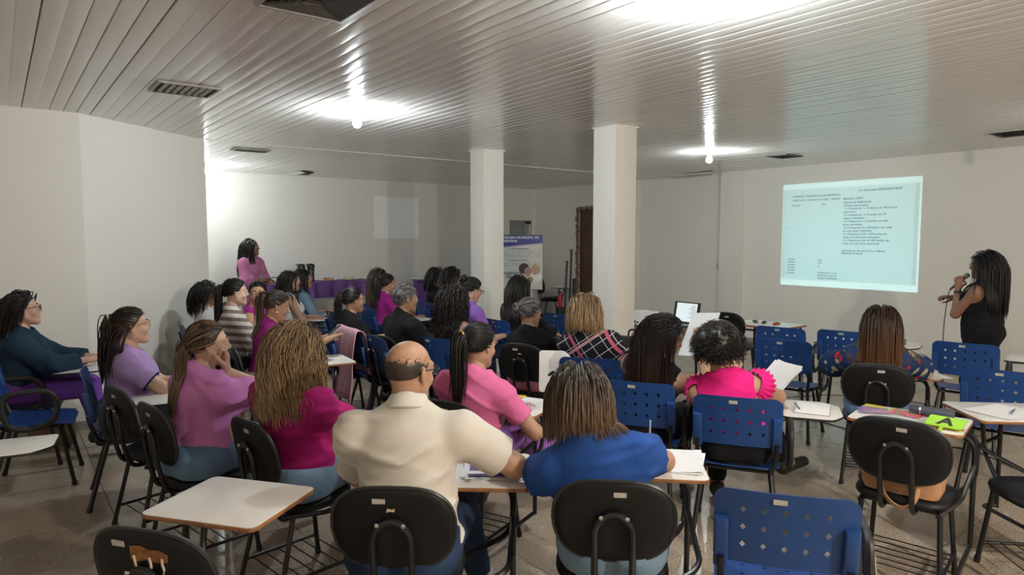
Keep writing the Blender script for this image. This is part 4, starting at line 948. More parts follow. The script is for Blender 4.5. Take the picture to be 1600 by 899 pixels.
DENIM = mat('denim', (0.11, 0.19, 0.31), .85, col2=(0.17, 0.27, 0.40), vscale=5, bump=.3, bscale=320, spec=.2); DDENIM = mat('dark_denim', (0.025, 0.05, 0.11), .85, .4, 6, .3, 320, spec=.2)
PALE = mat('pale_denim', (0.22, 0.33, 0.46), .85, .4, 5, .3, 320, spec=.2); BLK = cloth('black', (0.007, 0.007, 0.009)); NAVY = cloth('navy', (0.015, 0.025, 0.06))
PURP = cloth('purple', (0.17, 0.055, 0.34)); BEIGE = cloth('beige', (0.42, 0.37, 0.28)); LIL2 = cloth('violet_skirt', (0.30, 0.13, 0.46))
ORCHID = cloth('orchid', (0.62, 0.23, 0.53)); MAG = cloth('magenta', (0.40, 0.012, 0.15)); CREAM = cloth('cream', (0.66, 0.615, 0.545), .05); PINK = cloth('pink', (0.74, 0.17, 0.37)); ROYAL = cloth('royal', (0.02, 0.075, 0.30))
HOT = cloth('hot_pink', (0.86, 0.02, 0.25)); LILAC = cloth('lilac', (0.42, 0.28, 0.56)); WHITE = cloth('white', (0.72, 0.71, 0.70), .05); ROSE = cloth('rose', (0.58, 0.20, 0.38)); MAG2 = cloth('fuchsia', (0.33, 0.02, 0.22)); VIO = cloth('violet', (0.13, 0.03, 0.20)); PLUM = cloth('lavender', (0.26, 0.12, 0.46))
PLAID = pat_lines('plaid_cloth', (0.012, 0.013, 0.02), [(0, 13, .06, (.55, .5, .5), 0), (2, 13, .06, (.6, .55, .55), .3), (0, 4.3, .10, (.5, .10, .16), .2), (2, 4.3, .09, (.55, .30, .33), .6)], (0, .62, 0))
STRIPE = pat_lines('striped_cloth', (0.66, 0.62, 0.58), [(2, 15, .48, (.23, .17, .14), 0)], (.12, .1, 0))
FLORAL = pat_spots('floral_cloth', (0.012, 0.035, 0.11), [((.50, .42, .32), .30, 0), ((.55, .02, .03), .24, 3.3), ((.06, .16, .08), .17, 7.7)], 9)
DENIMJ = pat_spots('dotted_denim', (0.015, 0.035, 0.065), [((.012, .028, .055), .3, 1)], 30)
BLKHAIR = (0.010, 0.008, 0.007); DBR = (0.022, 0.013, 0.009)
H_ = lambda style, **k: dict(style=style, **k)
AT = dict  # short-hand
PEOPLE, ALLCHAIRS = {}, []
def add(key, label, px, py, dep, heading, chair=None, **o):
    i = person(label, px, py, dep, heading, o); PEOPLE[key] = i
    if chair:
        kind, clabel, tab = chair[:3]; ch = chair[3] if len(chair) > 3 else heading; fw = chair[4] if len(chair) > 4 else 0.0
        a = math.radians(ch); L = place_back(*o['seat']) if 'seat' in o else i['loc'] + Vector((math.cos(a), math.sin(a), 0))*(0 if 'seat' in o else fw)
        i['chair'] = black_chair(L, ch, clabel, tab, chair[5] if len(chair) > 5 else 0) if kind == 'A' else blue_chair(L, ch, clabel, tab)
    return i
STD = (-.05, .43, .12, .54, 1)
# ---- front of the picture
add('polo', 'balding man in a cream polo shirt seated with his back to the camera', 640, 527, 2.62, 50, ('A', 'black padded chair with asset tag under the man in the cream polo', (.02, .46, .12, .55, 1), 50, -.05, 2),
    seat=(610, 763, 0.86, 50), male=True, girth=1.16, sw=1.12, skin='tan', lean=3, head=(36, 6, 0), hs=1.04, glasses='black', R=AT(w=(.30, .36, .76), pole=(1, -.2, -.5), dir=(-.5, .8, -.1)), L=AT(w=(-.10, .38, .62), pole=(-1, -.2, -.5)),
    shirt=AT(mat=CREAM, sleeve=.72, off=.02, collar=True, loose=.012, hem=-.06, fold=.008), pants=AT(mat=DDENIM), shoe=mat('grey_shoe', (.45, .44, .42), .7), RL=AT(k=(.17, .4, .53), a=(.24, .50, .085)), LL=AT(k=(-.17, .4, .53), a=(-.16, .42, .085)),
    hair=H_('short', c=(0.02, 0.013, 0.01), c2=(.06, .045, .038), frac=.25, len=.008, n=4200, r=.0011, top=.030, lift=.05, cap=.0012))
add('blue', 'woman with greying ash-brown hair in a royal blue blouse, back to the camera', 905, 578, 2.55, 45, ('A', 'black padded chair under the woman in the royal blue blouse', (.04, .40, .18, .58, 1), 45, -.10),
    seat=(960, 753, 0.86, 45), girth=1.12, lean=16, head=(-4, 22, 0), skin='tan', R=AT(w=(.22, .40, .735), pole=(1, -.1, -.4), dir=(-.4, .8, 0)), L=AT(w=(-.20, .34, .66), pole=(-1, -.2, -.3)), shirt=AT(mat=ROYAL, sleeve=.42, off=.018, loose=.02, neck=.07, fold=.008), pants=AT(mat=PALE),
    hair=H_('loose', c=(0.042, 0.031, 0.024), c2=(.14, .115, .095), frac=.35, tip=(.22, .125, .06), len=.165, blunt=True, n=2600, r=.0016, vol=.020, back=.35, pts=20))
add('hotpink', 'woman with a black curly afro in a hot pink ruffled blouse', 1122, 500, 3.62, 32, ('B', 'blue perforated chair under the woman in hot pink', 'use', 32, -.05),
    seat=(1152, 622, 0.85, 32), girth=1.05, lean=8, head=(4, 10, 0), skin='tan', earring=True, R=AT(w=(.20, .36, .74), pole=(1, -.3, -.4), dir=(-.5, .7, .3)), L=AT(w=(-.06, .40, .86), pole=(-1, -.2, -.6), dir=(.2, .5, .8)), shirt=AT(mat=HOT, sleeve=.0, off=.014, neck=.075, hem=-.07), pants=AT(mat=BLK),
    RL=AT(k=(.16, .4, .56), a=(.30, .62, .24), toe=(.7, .6, .1)), hair=H_('afro', c=BLKHAIR, c2=(.02, .014, .012), frac=.2, n=2100, r=.0026, R=.080, pts=13))
add('sleeveless', 'woman with very long straight black hair in a black sleeveless top', 1050, 493, 3.98, 22, ('B', 'blue perforated chair under the long-haired woman in black', 'use', 30, -.05),
    seat=(992, 598, 0.85, 30), lean=13, side=7, head=(60, 20, 8), skin='tan', R=AT(w=(.26, .30, .98), pole=(.8, -.2, -.9), dir=(-.1, .3, .9)), L=AT(w=(-.1, .36, .70)), shirt=AT(mat=BLK, sleeve=0, neck=.07), pants=AT(mat=BLK),
    hair=H_('loose', c=(0.009, 0.007, 0.007), tip=(.05, .022, .013), len=.43, n=1400, r=.0022, vol=.010, back=1.5, part=.1, pts=24))
add('pinktail', 'woman in a pink T-shirt with a black ponytail held by a gold tie', 748, 502, 3.55, 33, ('A', 'black padded chair behind the woman in the pink T-shirt', (-.14, .30, .16, .56, 1), 22, -.04),
    seat=(690, 627, 0.86, 22), lean=7, head=(20, 6, 0), skin='tan', R=AT(w=(.26, .18, .60), pole=(.8, -.7, -.2)), L=AT(w=(-.14, .34, .62)), shirt=AT(mat=PINK, sleeve=.62, off=.013, loose=.008, hem=-.02, fold=.008), pants=AT(mat=LIL2, skirt=True), RL=AT(k=(.16, .42, .54), a=(.32, .60, .09), toe=(.5, .8, 0)),
    hair=H_('tail', c=BLKHAIR, c2=(.02, .016, .015), frac=.2, tie=(-.12, -.93, .22), len=.34, n=1000, r=.0024, vol=.010, clip='gold'))
add('magenta', 'woman with long wavy dark-blond hair in a magenta T-shirt', 458, 508, 3.12, 27, ('A', 'black padded chair with torn corner under the woman in magenta', (.02, .44, .16, .58, 1), 9, -.06, 3),
    seat=(383, 657, 0.86, 9), girth=1.16, arm=1.15, lean=15, head=(16, 20, 0), skin='tan', R=AT(w=(.15, .33, .66), pole=(1, -.3, -.5), dir=(-.5, .8, -.1)), L=AT(face=(-.06, .10, -.07), pole=(-.8, .3, -.9), dir=(.3, .1, .9), n=(.2, -1, 0)), shirt=AT(mat=MAG, sleeve=.62, off=.016, loose=.008, fold=.009, hem=-.10), pants=AT(mat=PALE), shoe=mat('pink_clog', (.55, .32, .32), .6),
    hair=H_('loose', c=(0.15, 0.095, 0.052), c2=(.31, .20, .10), frac=.5, tip=(.42, .27, .135), len=.345, n=2400, r=.0018, vol=.020, back=.45, curl=.006, freq=55, pts=22))
add('orchid', 'woman in an orchid T-shirt resting her chin on her fist, streaked ponytail', 325, 499, 3.5, 22, ('A', 'black padded chair with torn yellow edges under the woman in orchid', None, 10, -.06, 3),
    seat=(230, 633, 0.86, 10), girth=1.10, arm=1.1, lean=12, head=(32, 0, 0), skin='light', earring=True, R=AT(face=(.045, .075, -.15), pole=(.35, .75, -.9), dir=(-.1, .1, .95), n=(-.35, -1, 0), curl=1.3), L=AT(w=(-.1, .40, .70)), shirt=AT(mat=ORCHID, sleeve=.66, off=.015, loose=.008, fold=.009, hem=-.09), pants=AT(mat=DENIM),
    hair=H_('tail', c=(0.022, 0.014, 0.010), c2=(.26, .16, .08), frac=.28, tip=(.22, .13, .06), tie=(0, -.86, -.38), len=.34, n=1100, r=.0022, vol=.010))
add('lilac', 'woman in a lilac T-shirt with navy trim and long dark half-tied hair', 205, 478, 4.35, -8, ('B', 'blue perforated chair under the woman in the lilac T-shirt', 'use', -8, -.03),
    girth=1.12, arm=1.1, lean=4, head=(-4, -2, 0), skin='light', glasses='wire', R=AT(w=(.06, .34, .74), pole=(1, -.3, -.6), dir=(-.6, .6, .2)), L=AT(w=(-.04, .36, .74), dir=(.6, .5, .2)), shirt=AT(mat=LILAC, sleeve=.60, off=.014, hem=-.05, low=.02), pants=AT(mat=DENIM),
    hair=H_('half', c=(0.016, 0.010, 0.008), c2=(.04, .022, .014), frac=.3, tie=(0, -.93, .32), len=.40, n=900, r=.0028, vol=.012, clip='white', back=1.0))
add('denim', 'woman in a studded dark denim jacket and purple trousers by the wall', 36, 457, 5.0, -10, ('B', 'blue perforated chair under the woman in the denim jacket', 'lap', -10, -.03),
    lod=1, girth=1.08, lean=3, head=(-4, -6, 0), skin='light', glasses='black', R=AT(w=(.10, .36, .76), pole=(.9, -.5, -.5)), L=AT(w=(-.05, .40, .76)), shirt=AT(mat=DENIMJ, sleeve=1.8, off=.024, loose=.012, name='jacket', hem=-.06, fold=.0045), pants=AT(mat=PURP, off=.018, shin=.022, len=.9), 
    RL=AT(k=(.12, .4, .55), a=(.12, .50, .09)), hair=H_('loose', c=BLKHAIR, c2=(.02, .015, .012), frac=.2, len=.23, n=1000, r=.003, vol=.018, back=.9, part=.3))
# ---- middle of the room
add('plaid', 'woman with shoulder-length blond hair in a black plaid shirt beside the column', 915, 459, 4.85, 34, ('B', 'blue perforated chair under the woman in the plaid shirt', None, 34, -.05),
    seat=(922, 561, 0.85, 34), lod=0, girth=1.12, lean=8, head=(2, 8, 0), skin='light', shirt=AT(mat=PLAID, sleeve=1.3, off=.02, loose=.02, hem=-.06), pants=AT(mat=BLK),
    hair=H_('loose', c=(.14, .09, .05), c2=(.36, .24, .12), frac=.55, tip=(.45, .29, .14), len=.17, blunt=True, n=1300, r=.0021, vol=.018, back=.5, curl=.004, freq=40))
add('bun', 'woman with grey twisted-up hair in a black T-shirt with white cuffs', 818, 472, 5.35, 14, ('A', 'black padded chair under the grey-haired woman by the raised white board', None, 20, -.04, 2),
    seat=(812, 538, 0.86, 20), lod=0, girth=1.1, lean=6, head=(14, 6, 0), skin='tan', earring=True, R=AT(w=(.16, .38, .74), pole=(1, -.4, -.5)), shirt=AT(mat=BLK, sleeve=.62, off=.015, loose=.008), pants=AT(mat=cloth('rose_trousers', (.48, .16, .22))),
    hair=H_('bun', c=(0.03, 0.025, 0.025), c2=(.30, .28, .28), frac=.38, tie=(0, -.93, .10), n=900, r=.0026, vol=.012, bunr=.03, clip='white'))
add('flower', 'woman with long glossy brown hair in a navy flowered blouse', 1378, 478, 4.55, 24, ('A', 'black padded chair under the woman in the flowered blouse', (.0, .40, .16, .56, 1), 24, -.08),
    seat=(1372, 570, 0.86, 24), lod=0, girth=1.05, lean=8, head=(-2, 6, 0), skin='light', R=AT(w=(.28, .40, .74), pole=(1, -.3, -.5)), L=AT(w=(-.28, .36, .74), pole=(-1, -.3, -.5)), shirt=AT(mat=FLORAL, sleeve=1.4, off=.02, loose=.03, hem=-.05), pants=AT(mat=DENIM),
    hair=H_('loose', c=(0.028, 0.014, 0.009), c2=(.06, .03, .016), frac=.3, tip=(.20, .085, .032), len=.36, n=1300, r=.0024, vol=.016, back=.55))
add('pony', 'woman in a purple blouse with sunglasses pushed up, looking at her phone', 432, 453, 5.35, -6, ('A', 'black padded chair behind the woman holding a phone', (.0, .44, .18, .60, 1), -6, -.04),
    lean=8, head=(6, 16, 0), skin='tan', earring=True, R=AT(w=(.10, .42, .86), pole=(1, -.3, -.5), dir=(-.3, .8, .3)), L=AT(w=(-.02, .44, .86), dir=(.3, .8, .3)), shirt=AT(mat=MAG2, sleeve=.7, off=.016), pants=AT(mat=BEIGE),
    hair=H_('tail', c=(0.02, 0.013, 0.010), c2=(.10, .06, .035), frac=.3, tip=(.20, .12, .06), tie=(0, -.9, .36), len=.36, n=800, r=.003, vol=.010))
add('stripe', 'dark-haired woman in a taupe and white striped sweater', 368, 434, 6.0, -8, ('B', 'blue perforated chair under the woman in the striped sweater', None, -8, -.03),
    lean=4, head=(4, 2, 0), skin='fair', R=AT(w=(.14, .34, .72)), shirt=AT(mat=STRIPE, sleeve=1.85, off=.018, loose=.01, hem=-.06), pants=AT(mat=BLK), hair=H_('tail', c=BLKHAIR, tie=(0, -.93, .1), len=.36, n=900, r=.003, vol=.012))
add('looking', 'woman in a fuchsia vest looking back toward the camera', 402, 438, 6.6, -20, ('B', 'blue perforated chair under the woman looking back at the camera', None, -20, -.03),
    lean=2, twist=20, head=(78, 0, 0), skin='tan', shirt=AT(mat=MAG2, sleeve=.0, off=.016), pants=AT(mat=NAVY), hair=H_('bun', c=BLKHAIR, tie=(0, -.9, .3), n=700, r=.003, vol=.008, bunr=.02))
add('white', 'dark-haired woman in a white top sitting by the left wall corner', 325, 440, 6.7, -5, ('B', 'blue perforated chair by the left wall corner, under the woman in white', None, -5, -.03),
    lean=2, head=(-4, -4, 0), skin='tan', glasses='black', shirt=AT(mat=WHITE, sleeve=.6), pants=AT(mat=BLK), hair=H_('loose', c=BLKHAIR, len=.22, n=800, r=.003, vol=.016, back=1.0))
add('greyman', 'man with short grey hair in a black T-shirt', 634, 443, 5.9, 2, ('A', 'black padded chair under the grey-haired man', None, 2, -.05),
    male=True, girth=1.12, lean=6, head=(14, 2, 0), hs=1.03, skin='tan', R=AT(w=(.22, .34, .70)), shirt=AT(mat=BLK, sleeve=.6, off=.018, loose=.012), pants=AT(mat=DDENIM), hair=H_('short', c=(.05, .048, .05), c2=(.36, .36, .37), frac=.6, len=.045, n=2600, r=.0024, lift=.4, fwd=.9, cap=.006))
add('ringlet', 'woman with a curly black ponytail and dark glasses in a black T-shirt', 552, 448, 6.3, -2, ('B', 'blue perforated chair under the woman with the curly black ponytail', 'use', -2, -.03),
    lean=6, head=(4, 2, 0), skin='tan', glasses='black', R=AT(w=(.20, .34, .68)), shirt=AT(mat=BLK, sleeve=.6), pants=AT(mat=BLK), hair=H_('tail', c=BLKHAIR, tie=(0, -.92, .18), len=.32, n=900, r=.003, vol=.008, curl=.010, freq=110, pts=26))
add('curly', 'bare-shouldered woman with long dark curly hair', 710, 447, 5.9, 18, ('B', 'blue perforated chair under the woman with long curly hair', None, 18, -.03),
    lean=8, head=(10, 8, 0), skin='fair', R=AT(w=(.16, .36, .72)), shirt=AT(mat=BLK, sleeve=0, neck=.10, low=.05), pants=AT(mat=DDENIM), hair=H_('curly', c=(0.014, 0.009, 0.008), c2=(.03, .018, .014), frac=.3, len=.34, n=1300, r=.003, vol=.028, back=.5, curl=.011, freq=100, pts=30))
add('lavender', 'woman with glasses in a lavender blouse next to the rear column', 738, 433, 6.75, 2, ('B', 'blue perforated chair under the woman in lavender by the rear column', None, 2, -.03),
    lean=9, head=(10, 18, 0), skin='light', glasses='black', shirt=AT(mat=PLUM, sleeve=.5), pants=AT(mat=NAVY), hair=H_('bun', c=BLKHAIR, tie=(0, -.85, .45), n=800, r=.003, vol=.010, bunr=.035))
add('blackjacket', 'woman with long straight black hair in a black jacket before the banner', 815, 430, 7.1, 0, ('B', 'blue perforated chair under the woman in the black jacket', None, 0, -.03),
    lean=10, head=(6, 4, 0), skin='fair', R=AT(w=(.12, .42, .66)), L=AT(w=(-.08, .42, .66)), shirt=AT(mat=BLK, sleeve=1.9, off=.02), pants=AT(mat=BLK), hair=H_('loose', c=BLKHAIR, len=.48, n=900, r=.003, vol=.012, back=.95))
# ---- back rows
add('longblack', 'woman with very long black hair in a white sleeveless top at the back', 455, 422, 8.1, -10, ('B', 'blue perforated chair at the back under the woman in white sleeveless', 'lap', -10, -.03),
    lean=4, head=(4, 2, 0), skin='tan', shirt=AT(mat=WHITE, sleeve=0), pants=AT(mat=DENIM), hair=H_('loose', c=BLKHAIR, len=.52, n=900, r=.003, vol=.012, back=.9))
add('paleblue', 'woman with glasses in a pale blue denim shirt at the back', 475, 420, 8.7, -10, ('B', 'blue perforated chair at the back under the woman in pale denim', 'lap', -10, -.03),
    lean=4, head=(0, 2, 0), skin='tan', glasses='wire', shirt=AT(mat=PALE, sleeve=1.5), pants=AT(mat=DENIM), hair=H_('loose', c=BLKHAIR, len=.36, n=800, r=.003, vol=.012, back=.9))
add('streak', 'woman with long streaked hair in a violet top against the far wall', 594, 418, 8.9, -2, ('B', 'blue perforated chair under the woman with streaked hair', None, -2, -.03),
    lean=5, head=(2, 2, 0), skin='tan', shirt=AT(mat=VIO, sleeve=1.0), pants=AT(mat=NAVY), hair=H_('loose', c=(.02, .013, .01), c2=(.15, .10, .06), frac=.3, tip=(.30, .21, .12), len=.44, n=800, r=.003, vol=.012, back=.9))
add('fuchsia', 'woman with a dark ponytail in a fuchsia top near the far wall', 606, 427, 8.3, -2, ('B', 'blue perforated chair under the woman in fuchsia near the far wall', 'use', -2, -.03),
    lean=5, head=(4, 2, 0), skin='tan', shirt=AT(mat=MAG2, sleeve=1.0), pants=AT(mat=NAVY), hair=H_('tail', c=DBR, tie=(0, -.93, .2), len=.36, n=700, r=.003, vol=.008))
add('blackcardi', 'woman in a black cardigan beside the far wall, head turned', 684, 418, 9.2, -12, ('B', 'blue perforated chair under the woman in the black cardigan', None, -12, -.03),
    lean=3, head=(16, 6, 0), skin='light', shirt=AT(mat=BLK, sleeve=1.6, low=.05), pants=AT(mat=BLK), hair=H_('loose', c=BLKHAIR, len=.24, n=800, r=.003, vol=.012, back=.9))
add('navy', 'woman with glasses and dark bobbed hair in navy near the rear column', 708, 418, 8.8, 0, ('B', 'blue perforated chair under the woman in navy near the rear column', None, 0, -.03),
    lean=4, head=(4, 2, 0), skin='brown', glasses='black', shirt=AT(mat=NAVY, sleeve=1.5), pants=AT(mat=BLK), hair=H_('loose', c=BLKHAIR, len=.18, n=900, r=.003, vol=.024, back=.9, curl=.006))
# ---- standing
add('host', 'woman in a pink shirt with blue lanyard standing by the far wall', 393, 373, 9.9, -55, None, stand=True, girth=1.12, lean=2, head=(-34, -2, 0), skin='brown', earring=True, R=AT(w=(.06, .27, 1.08), pole=(.8, -.6, -.4), dir=(-.6, .8, 0)), L=AT(w=(-.02, .30, 1.06), dir=(.5, .8, 0)),
    lod=1, shirt=AT(mat=ROSE, sleeve=1.45, off=.028, loose=.02, hem=-.16, low=.03), pants=AT(mat=ROSE), hair=H_('loose', c=BLKHAIR, len=.46, n=900, r=.003, vol=.012, back=.75))
add('presenter', 'presenter in black sleeveless top holding a microphone before the projection', 1538, 393, 6.15, 82, None, stand=True, lod=0, girth=1.02, lean=0, head=(-16, 2, 0), skin='brown', glasses='wire', L=AT(face=(-.06, .185, -.215), pole=(-.25, -.35, -1), dir=(.2, .1, .95), n=(.85, .1, -.1), curl=1.35), R=AT(w=(.06, .28, 1.12), pole=(.8, -.5, -.6), dir=(-.6, .6, .1), curl=1.0),
    shirt=AT(mat=BLK, sleeve=0, off=.02, hem=-.16, neck=.06, tunic=True), pants=AT(mat=BLK), hair=H_('loose', c=(0.008, 0.006, 0.006), len=.50, n=1100, r=.0028, vol=.020, back=.85))
# ---- empty chairs
a_ = black_chair(ah(222, 830, .86) + Vector((math.cos(math.radians(37)), math.sin(math.radians(37)), 0))*.27*0 + Vector((.216, .162, -.86)), 37, 'black padded chair with torn back and tag at the bottom left corner', (-.39, .09, .10, .50, -1), 1)
black_chair(place_back(176, 606, .86, 12), 12, 'empty black padded chair beside the woman in orchid, seen from the side', None, 0)
black_chair(place_back(1402, 656, .86, 11), 11, 'black padded chair with a tan handbag on its seat', (-.34, .20, .20, .60, 1), 0)
_fp = ah(1550, 755, .46); _h = math.radians(136); _f, _r = Vector((math.cos(_h), math.sin(_h), 0)), Vector((math.sin(_h), -math.cos(_h), 0)); _S = _fp - _f*.20 - _r*.10; _S.z = 0
_c = ah(1535, 658, .715); RX0, RY0 = (_c-_S).dot(_r), (_c-_S).dot(_f) - .52
black_chair(_S, 136, 'black padded chair cut by the right edge, papers on its board', (RX0, RX0+.44, RY0, RY0+.52, 1), 0)
blue_chair(place_back(1230, 775, .85, 35), 35, 'empty blue perforated chair in the right foreground, board folded down', 'down')
blue_chair(place_back(1568, 580, .85, 12), 12, 'blue perforated chair cut by the right edge', 'use')
blue_chair(place_back(1508, 537, .85, 12), 12, 'blue perforated chair standing in front of the presenter', 'use')
blue_chair(place_back(1222, 532, .85, 14), 14, 'empty blue perforated chair between hot pink and flowered blouse', 'use')
blue_chair(place_back(1218, 512, .85, 14), 14, 'empty blue perforated chair nearest the projector wall', 'use')
blue_chair(place_back(1318, 518, .85, 14), 14, 'empty blue perforated chair left of the flowered blouse', 'use')
_p = ah(60, 652, .45); blue_chair(Vector((_p.x, _p.y, 0)), -10, 'empty blue perforated chair at the left edge before the denim jacket', 'arm')
blue_chair(Vector((-.45, 4.42, 0)), -10, 'blue perforated chair outside the left edge, its white board reaching in', 'fwd')
blue_chair(place_back(870, 491, .85, 5), 5, 'empty blue perforated chair between the banner and the plaid shirt', None)
blue_chair(place_back(580, 527, .85, 0), 0, 'empty blue perforated chair behind the grey-haired man', None)
blue_chair(place_back(515, 487, .85, -5), -5, 'empty blue perforated chair near the purple table', None)
black_chair(place_back(1133, 486, .88, 14), 14, 'empty black padded chair behind the afro', None, 0)
black_chair(Vector((9.0, 10.35, 0)), -60, 'empty black padded chair by the far doorway', STD, 0)
# ================================================================== THINGS ON THE BOARDS, TABLES AND WALLS
def onb(ch, x, y, z=.7165):
    a = ch.rotation_euler[2]; return Vector((ch.location.x + x*math.cos(a) - y*math.sin(a), ch.location.y + x*math.sin(a) + y*math.cos(a), z)), a
def sheet(w, h, n=1, seed=0, curl=.0):            # loose paper leaves, each a little turned
    rg = random.Random(seed); m = MB()
    for k in range(n):
        a = rg.uniform(-.12, .12); c, s_ = math.cos(a), math.sin(a); vs, fs = [], []; ox, oy = rg.uniform(-.008, .008), rg.uniform(-.008, .008)
        for i in range(5):
            for j in range(4):
                x, y = (i/4-.5)*w, (j/3-.5)*h; z = .0014*k + curl*(i/4)**3*(1 if k == n-1 else .3); vs.append((x*c-y*s_+ox, x*s_+y*c+oy, z))
        nv = len(vs); vs += [(x, y, z+.0007) for x, y, z in vs]
        for i in range(4):
            for j in range(3): q = (i*4+j, i*4+4+j, i*4+5+j, i*4+1+j); fs += [q[::-1], tuple(nv+t for t in q)]
        edge = [i*4 for i in range(5)] + [16+j for j in range(1, 4)] + [i*4+3 for i in (3, 2, 1, 0)] + [2, 1]
        fs += [(edge[i], edge[(i+1) % len(edge)], nv+edge[(i+1) % len(edge)], nv+edge[i]) for i in range(len(edge))]
        m.add(vs, fs)
    return m
def papers(ch, x, y, label, w=.21, h=.297, n=3, rot=0, seed=0, z=.7165, curl=0.0, m=M_PAPER, name='paper_sheets'):
    p, a = onb(ch, x, y, z); o = sheet(w, h, n, seed, curl).build(name, m); o.location = p; o.rotation_euler = (0, 0, a+rot); return tag(o, label, 'paper')
def pen(loc, rz, colr, label, tilt=0):
    t = tag(empty('pen', loc, rz), label, 'pen'); b_ = MB().tube([(0, -.07, .005), (0, .055, .005)], .004, 8).build('barrel', mat('pen_'+colr, {'blue': (.03, .06, .3), 'clear': (.5, .5, .52), 'black': (.02, .02, .02), 'yellow': (.7, .55, .03)}[colr], .3), t)
    MB().tube([(0, .055, .005), (0, .068, .005), (0, .075, .005)], [.004, .002, .0005], 8).build('tip', M_STEEL, t); t.rotation_euler = (tilt, 0, rz); return t
def cup(loc, label, colr=(.75, .78, .78), alpha=.35, h=.085):
    t = tag(empty('plastic_cup', loc), label, 'cup'); m = film('cup_%.2f' % colr[0], colr, alpha, .15)
    MB().lathe([(.024, 0), (.026, .002), (.035, h), (.037, h+.002), (.034, h), (.0245, .004), (0, .003)], 20).build('cup_wall', m, t); MB().tube([(.036*math.cos(a), .036*math.sin(a), h) for a in np.linspace(0, 6.28, 21)[:-1]], .0016, 5, closed=True).build('rim', MATS['white_plastic'], t); return t
def pouch(loc, rz, w, h, label, fills=(), seed=1):
    rg = random.Random(seed); t = tag(empty('plastic_pouch', loc, rz), label, 'bag'); m = MB(); N = 10; vs, fs = [], []
    for lv in (0, 1):
        for i in range(N+1):
            for j in range(N+1):
                u, v = i/N, j/N; b_ = (u*(1-u)*v*(1-v))*16; z = (.012+.014*b_ + rg.uniform(-.002, .004)*b_) if lv else .0012; vs.append(((u-.5)*w, (v-.5)*h, z if b_ > 0 or not lv else .004))
    n1 = (N+1)**2
    for lv in (0, 1):
        for i in range(N):
            for j in range(N): q = tuple(lv*n1 + k for k in (i*(N+1)+j, (i+1)*(N+1)+j, (i+1)*(N+1)+j+1, i*(N+1)+j+1)); fs.append(q if lv else q[::-1])
    m.add(vs, fs); m.build('film', film('clear_film', (.85, .85, .9), .16, .08), t)
    for i, (x, y, l, a, c) in enumerate(fills):
        MB().tube([(x-l/2*math.cos(a), y-l/2*math.sin(a), .008), (x+l/2*math.cos(a), y+l/2*math.sin(a), .008)], .004, 6).build('crayon', mat('crayon_%d_%d' % (int(c[0]*99), int(c[2]*99)), c, .4), t)
    return t
CHR = lambda k: PEOPLE[k]['chair']
CR = [(.7, .05, .05), (.75, .55, .03), (.05, .35, .1), (.03, .1, .5), (.7, .25, .03), (.45, .05, .35)]
# --- board of the man in the polo shirt
c = CHR('polo'); papers(c, .30, .36, 'stack of white printed sheets under a purple booklet beside the man in the polo', .24, .31, 6, .05, 3)
p, a = onb(c, .305, .355, .727); bk = tag(empty('booklet', p, a + .05), 'purple printed booklet with yellow lettering beside the man in the polo', 'book')
MB().rbox((-.10, -.14, 0), (.10, .14, .004), .001).build('cover', mat('booklet_purple', (.10, .045, .22), .4, .35, 14), bk)
text('HANSENÍASE', .030, mat('booklet_yellow', (.75, .6, .1), .5), bk, frame((-.09, .105, .0046), (1, 0, 0), (0, 1, 0)), bold=.0006)
for k, yy in enumerate((.06, .045, .03, .015)): MB().box((-.09, yy, .004), (-.02 - .01*(k % 2), yy+.004, .0046)).build('print_line', M_PAPER, bk, smooth=False)
p, a = onb(c, .32, .34, .732); cb = tag(empty('crayon_box', p, a - .25), 'clear box of coloured crayons lying on the purple booklet', 'crayons')
MB().rbox((-.045, -.055, 0), (.045, .055, .010), .002).build('box', film('crayon_case', (.8, .82, .8), .55, .1), cb)
for k in range(9): MB().tube([(-.04+.01*k, -.062, .005), (-.04+.01*k, -.045, .005)], .0046, 6).build('crayon', mat('crayon_c%d' % (k % 6), CR[k % 6], .4), cb)
p, a = onb(c, .26, .235, .7315); papers(c, .255, .245, 'narrow white slip at the booklet edge', .11, .035, 1, .03, 5, .7315)
# --- board of the woman in the pink T-shirt
c = CHR('pinktail'); papers(c, .08, .37, 'white sheets under a black phone beside the pink T-shirt', .22, .30, 4, .1, 8)
p, a = onb(c, .02, .33, .7235); ph = tag(empty('phone', p, a - .9), 'black phone lying face down on white sheets', 'phone'); MB().rbox((-.036, -.075, 0), (.036, .075, .009), .004).build('case', M_BLKPLASTIC, ph); MB().rbox((-.03, .035, .009), (-.005, .07, .0105), .002).build('camera_bump', M_INK, ph)
p, a = onb(c, .17, .33, .7235); pouch(p, a + .3, .17, .13, 'clear pouch with coloured crayons beside the black phone', [(-.04+.014*k, -.02+.006*k, .08, 1.2+.2*k, CR[k % 6]) for k in range(6)], 4)
p, a = onb(c, .0, .51, .7165); yb = tag(empty('notebook', p, a + .2), 'small yellow and blue notebook at the far end of the board', 'book'); MB().rbox((-.05, -.035, 0), (.05, .035, .008), .002).build('cover', mat('yellow_cover', (.75, .5, .03), .5), yb); MB().box((-.048, -.036, .001), (.048, -.033, .007)).build('spine', mat('blue_cover', (.03, .08, .35), .5), yb)
# --- the woman in blue writes
c = CHR('blue'); papers(c, .30, .40, 'white sheet being written on beside the blue blouse', .21, .297, 2, -.2, 9, curl=.012)
hd = PEOPLE['blue']['hands'][1]; hw = Matrix.Rotation(PEOPLE['blue']['rz'], 4, 'Z') @ Vector((hd[0]+hd[1]*.09).tolist()); q = PEOPLE['blue']['loc'] + hw
pen((q.x, q.y, .80), PEOPLE['blue']['rz'], 'clear', 'clear pen held upright by the woman in blue', math.radians(-78))
